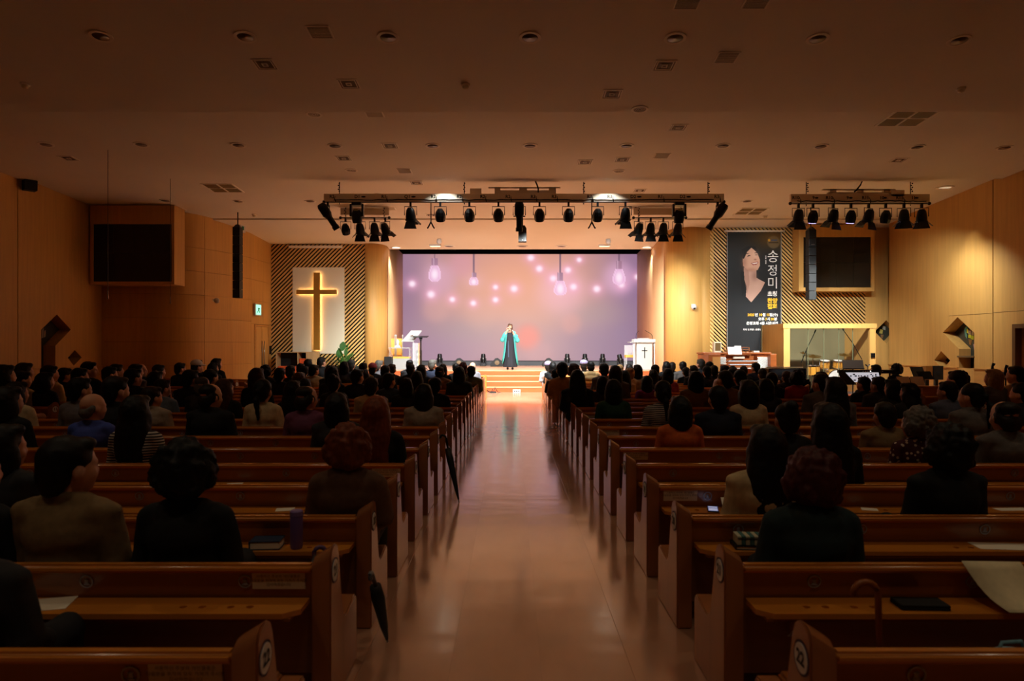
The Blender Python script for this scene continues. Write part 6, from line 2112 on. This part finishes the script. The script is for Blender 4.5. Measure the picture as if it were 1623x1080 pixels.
for key, lst in rows_.items():
    lst.sort(key=lambda r: r['seat'])
    for i in range(1, len(lst)):          # keep neighbours from overlapping
        gap = lst[i]['seat'] - lst[i - 1]['seat']
        if gap < .46:
            mv = (.46 - gap)
            sg = 1 if lst[i]['x'] > 0 else -1
            lst[i]['x'] += sg * mv
            lst[i]['seat'] += mv
            if key[0] == 'side':
                lst[i]['d'] = SIDE[key[1]][2][key[2]] + lst[i]['seat'] * math.tan(R(15)) + .27
    for i, r in enumerate(lst):
        blk = ('%s block' % key[1]) if key[0] == 'mid' else ('%s side block' % key[1])
        hd = {'short': 'short', 'bob': 'bobbed', 'long': 'long', 'curly': 'curly', 'ponytail': 'ponytailed', 'bun': 'pinned-up', 'thinning': 'thinning', 'bald': 'balding'}.get(r['hair'], '')
        hcw = {'black': 'black', 'dark': 'dark', 'brown': 'brown', 'red': 'dark red', 'auburn': 'auburn', 'grey': 'grey', 'white': 'white', 'tan': 'tan', 'salt': 'greying'}[r['hc']]
        who = 'person in %s hat' % r['hat'][0] if r['hat'] else 'person with %s %s hair' % (hd, hcw)
        lab = '%s, %s, %s pew from front in %s, seat %s' % (who, CL[r['cl']][0], ORD[key[2]], blk, ORD[i])
        lab = '%s, %s, %s, %s pew from front, %s from aisle' % (who, CL[r['cl']][0], blk, ORD[key[2]], ORD[i])
        wds = lab.replace(',', '').split()
        if len(wds) > 16:
            lab = '%s, %s, %s, pew %s from front' % (who, CL[r['cl']][0], blk, ORD[key[2]]) if len(lst) == 1 else '%s, %s, %s pew, %s from aisle' % (CL[r['cl']][0].capitalize() + ' person', blk, ORD[key[2]], ORD[i])
            lab = lab[0].lower() + lab[1:]
        zt = HC - (r['top'] - HZ) * r['d'] / F
        hh = {'curly': .035, 'bun': .02, 'cap': .02}.get(r['hair'], .012)
        sc = max(.90, min(1.13, zt / (1.137 + hh)))
        wide = 1.0 if r['hair'] in ('short', 'thinning', 'bald', 'cap') else .95
        t = thing('person', lab, 'person', (r['x'], r['d'], 0), r['rz'], 'seated congregation', (sc * wide, sc, sc))
        b = obj('body', BODY[r['yaw']], M_SKIN, t)
        obj('top_garment', TOP[CL[r['cl']][2]], cloth_mat(r['cl']), t)
        if r['d'] < 9:
            obj('trousers', TROU, M_TROU, t)
            obj('shoes', SHOE, M_SHOE, t)
        h = obj('hair', HAIR[r['hair']], hair_mat(r['hc']), t, NECK)
        h.rotation_euler = (0, 0, R(r['yaw']))
        if r['hat']:
            ht = obj('hat', HATME, mat('hat_%d_%d_%d' % r['hat'][1], r['hat'][1], .85, var=.1, vscale=(40, 40, 40)), t, NECK)
            ht.rotation_euler = (0, 0, R(r['yaw']))
# two players in the band area
for px, top, d, lab in ((1375, 588, 16.9, 'dark-haired player bent over the keyboard with the bright score'), (1406, 580, 17.4, 'curly-haired player behind the second keyboard')):
    t = thing('person', lab, 'person', (atx(px, d), d - .35, 0), R(20), 'band players', (.98, .98, .98))
    obj('body', BODY[28], M_SKIN, t)
    obj('top_garment', TOP['shirt'], cloth_mat('black'), t)
    obj('trousers', TROU, M_TROU, t)
    obj('shoes', SHOE, M_SHOE, t)
    h = obj('hair', HAIR['curly' if px == 1406 else 'short'], hair_mat('black'), t, NECK)
    h.rotation_euler = (0, 0, R(28))
    st = thing('piano_stool', 'black round stool under the player at pixel row of the %s keyboard' % ('first' if px == 1375 else 'second'), 'stool', (atx(px, d), d - .35, 0), 0, 'band stools')
    st['label'] = 'black round stool under the %s keyboard player' % ('bent' if px == 1375 else 'curly-haired')
    MB().lathe([(.17, .30), (.18, .34), (.17, .36)], 16).build('seat', M_BLACK, st)
    MB().tube([(0, 0, .02), (0, 0, .3)], .03, 8).build('pole', M_STEEL, st)
    MB().lathe([(.2, 0), (.18, .03)], 16).build('stool_base', M_BLACKM, st)

# ================================================================== SINGER
SY = 25.0
t = thing('person', 'singer in a long turquoise coat and black dress singing on stage', 'person', (atx(808.5, SY), SY, HS), 0)
# local frame: faces -Y; height 1.70 with shoes
mb = MB()


def S(x, y, z_):
    return Vector((x, y, z_))


mb.ell((0, 0, 1.585), (.072, .088, .10))
mb.ell((0, -.03, 1.53), (.055, .062, .07))
mb.ell((0, -.05, 1.485), (.03, .034, .028))
mb.ell((0, -.098, 1.545), (.012, .016, .02))
mb.ell((0, -.086, 1.578), (.042, .012, .011))
for s in (-1, 1):
    mb.ell((s * .074, .005, 1.545), (.011, .02, .03))
    mb.ell((s * .034, -.064, 1.53), (.024, .022, .024))
cap(mb, [(0, .005, 1.36), (0, -.005, 1.49)], [.06, .047])
mb.ell((0, 0, 1.27), (.155, .10, .15))
mb.ell((0, 0, 1.08), (.13, .10, .16))
mb.ell((0, 0, .92), (.165, .12, .15))
cap(mb, [(-.14, 0, 1.36), (.14, 0, 1.36)], [.052, .052])
for s in (-1, 1):
    cap(mb, [(s * .085, 0, .88), (s * .09, .01, .48), (s * .09, .01, .09)], [.085, .055, .036])
    mb.ell((s * .09, -.04, .045), (.04, .115, .036))
# arms: both hands up at the mouth and cheek
ARM = {-1: [S(-.17, 0, 1.35), S(-.26, -.04, 1.12), S(-.11, -.12, 1.42)], 1: [S(.17, 0, 1.35), S(.25, -.05, 1.10), S(.075, -.15, 1.40)]}
for s in (-1, 1):
    cap(mb, ARM[s], [.05, .04, .028])
mb.ell((-.085, -.125, 1.455), (.03, .024, .04))
mb.ell((.055, -.16, 1.43), (.032, .026, .036))
me = remesh(mb, .0105, 4)
fingers(me, [((-.078, -.128, 1.48), (.35, -.1, 1), (1, .2, -.3), (.4, .9, -.1)), ((.04, -.165, 1.44), (-.8, -.3, .5), (.2, .1, 1), (-.3, .9, .1))])
obj('body', me, mat('skin_singer', (204, 148, 122), .5), t)
# face details
for s in (-1, 1):
    MB().ell((s * .03, -.083, 1.558), (.013, .006, .006), 10, 6).build('eye', M_BLACK, t, True)
    MB().ell((s * .03, -.088, 1.580), (.018, .005, .0035), 10, 6).build('eyebrow', mat('brow_brown', (64, 40, 28), .8), t, True)
MB().ell((0, -.089, 1.508), (.018, .008, .008), 10, 6).build('mouth', mat('lip_red', (170, 62, 66), .5), t, True)
# hair, brown bob with fringe
mb = MB()
mb.ell((0, .02, 1.615), (.09, .098, .088))
mb.ell((0, .045, 1.55), (.09, .07, .11))
for s in (-1, 1):
    mb.ell((s * .07, .0, 1.54), (.028, .055, .10))
mb.ell((.012, -.07, 1.645), (.066, .036, .03))
obj('hair', rough(remesh(mb, .0105, 3, 'hair'), .005, 30), mat('hair_singer', (74, 44, 26), .5, var=.25, vscale=(60, 60, 8)), t)
# dress
mb = MB()
prof = [(.13, 1.36, .10), (.172, 1.28, .118), (.165, 1.10, .12), (.182, .95, .135), (.19, .7, .145), (.22, .35, .17), (.26, .13, .2), (.255, .10, .19)]
nn = 40
vv, ff = [], []
for i, (rx, zz, ry) in enumerate(prof):
    for q in range(nn):
        a = 2 * pi * q / nn
        w_ = 1 + (.05 * sin(a * 9) if zz < .9 else 0) * (1 - zz)
        vv.append((rx * w_ * cos(a), ry * w_ * sin(a), zz))
for i in range(len(prof) - 1):
    for q in range(nn):
        ff.append((i * nn + q, i * nn + (q + 1) % nn, (i + 1) * nn + (q + 1) % nn, (i + 1) * nn + q))
mb.add(vv, ff)
mb.build('dress', mat('dress_black', (22, 22, 30), .8), t, True)
# coat: open front shell with flaring hem
mb = MB()
M_COAT = mat('coat_turquoise', (62, 152, 146), .7, var=.06, vscale=(20, 20, 3))
prof = [(.085, 1.44, .08), (.15, 1.405, .09), (.20, 1.37, .12), (.21, 1.28, .14), (.205, 1.12, .145), (.215, .95, .165), (.235, .7, .185), (.27, .45, .215), (.295, .26, .235)]
nn = 44
vv, ff = [], []
for i, (rx, zz, ry) in enumerate(prof):
    op = R(24 + 6 * (i > 3) + 3 * i)
    for q in range(nn + 1):
        a = -pi / 2 + op + (2 * pi - 2 * op) * q / nn
        fold = 1 + (.045 * sin(q * 1.35 + .5) * max(0, 1.1 - zz))
        dz = -.06 * max(0, cos(a)) if i == len(prof) - 1 else 0
        dz += (.05 * sin(q * .9) if i == len(prof) - 1 else 0)
        vv.append((rx * fold * cos(a), ry * fold * sin(a), zz + dz))
m_ = nn + 1
for i in range(len(prof) - 1):
    for q in range(nn):
        ff.append((i * m_ + q, i * m_ + q + 1, (i + 1) * m_ + q + 1, (i + 1) * m_ + q))
mb.add(vv, ff)
ct = mb.build('coat', M_COAT, t, True)
md = ct.modifiers.new('solid', 'SOLIDIFY')
md.thickness = .012
for s in (-1, 1):
    mb = MB()
    a, b, c = ARM[s]
    mid = b.lerp(c, .42)
    cap(mb, [a + Vector((-s * .02, 0, .0)), a.lerp(b, .5), b + Vector((s * .02, 0, -.03)), mid], [.062, .078, .088, .075], 12)
    obj('sleeve', rough(remesh(mb, .012, 3, 'sleeve'), .008, 12), M_COAT, t)
MB().poly([[(-.075, .46), (-.045, .46), (-.05, .85), (-.06, 1.06), (-.075, 1.06)]], lambda u, v, q: Vector((u, q, v)), -.215, -.205).build('coat_tie', mat('scarf_dark', (52, 70, 92), .7), t)
for s in (-1, 1):
    mb = MB()
    mb.ell((s * .09, -.04, .04), (.046, .125, .042))
    obj('shoe', remesh(mb, .012, 2, 'shoe'), M_SHOE, t)
mi = thing('handheld_microphone', 'black handheld microphone held at the singer\'s mouth', 'microphone', (atx(808.5, SY), SY, HS), 0)
MB().tube([(.085, -.19, 1.36), (.03, -.165, 1.465)], [.014, .018], 10).build('microphone_handle', M_BLACKM, mi, True)
MB().ell((.02, -.155, 1.487), (.026, .026, .028), 10, 8).build('microphone_grille', mat('mic_mesh', (46, 46, 50), .4, .6), mi, True)

# ================================================================== THINGS ON THE PEWS
ZS = .476


def shelf_at(px, k, dy=-.07):
    d = dk(k) + dy
    return Vector((atx(px, d), d, ZS))


def paper(px, k, w_, h_, rz, label, dy=-.06):
    p = shelf_at(px, k, dy)
    o = tag(MB().box(-w_ / 2, w_ / 2, -h_ / 2, h_ / 2, 0, .0015).build('bulletin', M_PAPER), label, 'paper', 'bulletins on the pew shelves')
    o.location = p
    o.rotation_euler = (0, 0, rz)


paper(452, 2, .12, .09, R(12), 'folded cream bulletin on the shelf behind the brown hooded coat', -.065)
paper(64, 2, .13, .10, R(-15), 'cream bulletin on the shelf at left, behind the beige blazer', -.065)
paper(55, 0, .28, .15, R(14), 'large cream bulletin on the nearest left pew shelf')
paper(372, 3, .12, .07, R(12), 'small cream bulletin on the left shelf beside the curly black hair')
paper(30, 3, .2, .08, R(-8), 'cream bulletin on the shelf at the far left edge')
paper(1590, 1, .3, .13, R(-6), 'cream bulletin on the right shelf at the picture edge, upper one')
paper(1378, 2, .1, .08, R(-20), 'small cream bulletin left of the black suit jacket on the right')
paper(1604, 2, .22, .08, R(4), 'cream bulletin right of the black suit jacket on the right')
paper(1182, 4, .1, .07, R(-10), 'small cream bulletin on the shelf left of the long black hair')
paper(1405, 4, .22, .08, R(5), 'cream bulletin on the shelf behind the dotted dress')
paper(362, 6, .1, .08, R(10), 'small cream bulletin beside the balding person in black suit')
# open page beside the phone
p = shelf_at(1158, 2)
o = tag(MB().box(-.055, .055, -.06, .10, 0, .002).build('bulletin', M_PAPER), 'cream page propped behind the lit phone on the right shelf', 'paper', 'bulletins on the pew shelves')
o.location = p + Vector((0, -.02, .01))
o.rotation_euler = (R(35), 0, R(-6))
# hanging sheet over the nearest right pew
d0 = dk(0)
xa, xb2 = 1.955, 2.21
mb = MB()
for i in range(9):
    f = i / 8
    yy = d0 + .03 - .22 * f
    zz = .635 - .14 * f - .03 * sin(f * pi)
    mb.v += [(xa + .05 * f, yy, zz), (xb2 + .05 * f, yy, zz - .004)]
    if i:
        mb.f.append((2 * i - 2, 2 * i - 1, 2 * i + 1, 2 * i))
o = tag(mb.build('song_sheet', mat('paper_song', (226, 214, 176), .8, var=.06, vscale=(30, 30, 30)), None, True), 'large cream song sheet draped over the nearest right pew back', 'paper')
md = o.modifiers.new('solid', 'SOLIDIFY')
md.thickness = .002
# phone
p = shelf_at(1130, 2)
t = thing('phone', 'smartphone with a lit screen on the right shelf', 'phone', p, R(-14))
MB().box(-.036, .036, -.075, .075, 0, .008).build('phone_body', M_BLACK, t, bevel=.003)
MB().box(-.032, .032, -.068, .068, .008, .0085).build('phone_screen', mat('phone_glow', (120, 130, 190), .3, emit=(130, 140, 200), estr=.25), t)
for k, yy in enumerate((-.045, -.01, .04)):
    MB().box(-.028, .028, yy - .012, yy + .012, .0085, .009).build('screen_block', mat('phone_white', (220, 224, 250), .3, emit=(210, 216, 250), estr=.5), t)
# tumbler
p = shelf_at(470, 1, -.09)
t = thing('tumbler', 'lilac drinking tumbler standing on the left pew shelf', 'bottle', p, 0)
MB().lathe([(.0, 0), (.030, 0), (.033, .01), (.034, .17), (.033, .175)], 18).build('tumbler_body', mat('tumbler_lilac', (112, 86, 150), .4), t, R(40))
MB().lathe([(.0345, .176), (.0345, .2), (.028, .207), (.0, .208)], 18, caps=False).build('tumbler_lid', mat('tumbler_lid', (134, 108, 170), .4), t, R(40))
# books and bags


def book(px, k, w_, h_, th, rz, label, m, dy=-.065):
    p = shelf_at(px, k, dy)
    t = thing('hymn_book', label, 'book', p, rz, 'books on the pew shelves')
    MB().box(-w_ / 2, w_ / 2, -h_ / 2, h_ / 2, 0, .004).build('back_cover', m, t)
    MB().box(-w_ / 2, w_ / 2, -h_ / 2, h_ / 2, th - .004, th).build('front_cover', m, t)
    MB().box(-w_ / 2 + .004, w_ / 2 - .004, -h_ / 2 + .004, h_ / 2 - .004, .004, th - .004).build('page_block', M_PAPER, t)
    MB().box(-w_ / 2 - .003, -w_ / 2 + .002, -h_ / 2, h_ / 2, 0, th).build('spine', m, t)


book(424, 1, .16, .12, .045, R(4), 'thick dark blue book on the left shelf by the lilac tumbler', mat('book_blue', (30, 48, 74), .5))
book(1192, 1, .2, .13, .02, R(-4), 'black book under the striped pouch on the right shelf', M_BLACK)
p = shelf_at(1192, 1) + Vector((0, 0, .021))
t = thing('striped_pouch', 'teal and cream striped pouch lying on the right shelf', 'pouch', p, R(-4))
for i in range(8):
    MB().box(-.09 + i * .0225, -.09 + (i + 1) * .0225, -.05, .05, 0, .05).build('pouch_panel', mat('pouch_teal', (66, 110, 108), .7) if i % 2 else mat('pouch_cream', (190, 186, 160), .7), t, bevel=.004)
MB().box(-.088, .088, -.053, -.05, .035, .041).build('zip', M_STEEL, t)
p = shelf_at(1458, 0)
t = thing('wallet', 'flat black wallet on the nearest right pew shelf', 'wallet', p, R(-3))
MB().box(-.1, .1, -.05, .05, 0, .012).build('wallet_body', M_BLACK, t, bevel=.004)
MB().box(-.1, .1, -.05, .05, .012, .022).build('wallet_flap', M_BLACK, t, bevel=.004)
# umbrellas


def crook(base, top, r, turn, n=9):
    b, tp = Vector(base), Vector(top)
    ax = (tp - b).normalized()
    side = Vector(turn).normalized()
    pts = [b, tp]
    c = tp + side * r
    for i in range(1, n + 1):
        a = pi * 1.05 * i / n
        pts.append(c - side * r * cos(a) + ax * r * sin(a))
    return pts


def umbrella(name_label, tip, mid, top, turn, canopy, handle, r=.03, ribs=True):
    t = thing('umbrella', name_label, 'umbrella', tip, 0, 'folded umbrellas')
    tip, mid, top = Vector(tip), Vector(mid), Vector(top)
    o0 = tip.copy()
    MB().tube([tip - o0, tip.lerp(mid, .06) - o0], .006, 6).build('ferrule', M_STEEL, t)
    MB().tube([tip.lerp(mid, .05) - o0, tip.lerp(mid, .3) - o0, tip.lerp(mid, .8) - o0, mid - o0], [.008, .022, .036, .03], 10).build('canopy', canopy, t, True)
    MB().tube([p_ - o0 for p_ in crook(mid, top, r, turn)], .012, 8).build('handle', handle, t, True)


M_CROOK = mat('crook_wood', (150, 84, 34), .35)
umbrella('closed teal umbrella with a curved brown wooden handle', (1.36, 2.52, .0), (1.345, 2.50, .45), (1.335, 2.49, .665), (-1, 0, 0), mat('umbrella_teal', (60, 110, 112), .6), M_CROOK, .045)
umbrella('closed black umbrella leaning on a pew end left of the aisle', (-.53, 6.85, .0), (-.66, 7.02, .52), (-.68, 7.05, .62), (-1, .2, 0), mat('umbrella_black', (16, 16, 18), .6), M_BLACKM)
umbrella('closed umbrella with a violet curved handle hanging on the left pew shelf', (-1.02, 3.55, .05), (-1.03, 3.56, .40), (-1.035, 3.57, .485), (1, .3, 0), mat('umbrella_navy', (30, 28, 44), .6), mat('handle_violet', (84, 58, 104), .4), .03)
umbrella('closed dark umbrella standing in the aisle at the nearest left pews', (-.66, 3.62, .0), (-.70, 3.50, .34), (-.71, 3.48, .40), (0, -1, 0), MATS['umbrella_black'], mat('handle_grey', (90, 86, 90), .4), .025)
# bags hung on aisle ends and on seats
t = thing('handbag', 'dark handbag with a gold clasp on the nearest left pew seat', 'bag', (-.93, 3.22, .356), 0)
MB().box(-.06, .06, -.09, .09, 0, .15).build('bag_body', mat('bag_dark', (40, 30, 34), .6), t, bevel=.02)
MB().tube([(0, -.06, .14), (0, -.05, .2), (0, .0, .225), (0, .05, .2), (0, .06, .14)], .008, 6).build('bag_handle', MATS['bag_dark'], t, True)
MB().box(.06, .066, -.015, .015, .09, .12).build('bag_clasp', M_BRASS, t)
t = thing('cloth_bag', 'light blue patterned cloth bag on the near right pew seat', 'bag', (1.83, 2.50, .356), R(8))
MB().ell((0, 0, .05), (.11, .08, .055)).build('bag_body', mat('bag_blue', (110, 158, 176), .8, var=.3, vscale=(40, 40, 40)), t, True)
MB().tube([(-.06, 0, .09), (-.04, 0, .13), (.04, 0, .13), (.06, 0, .09)], .007, 6).build('bag_handle', MATS['bag_blue'], t, True)
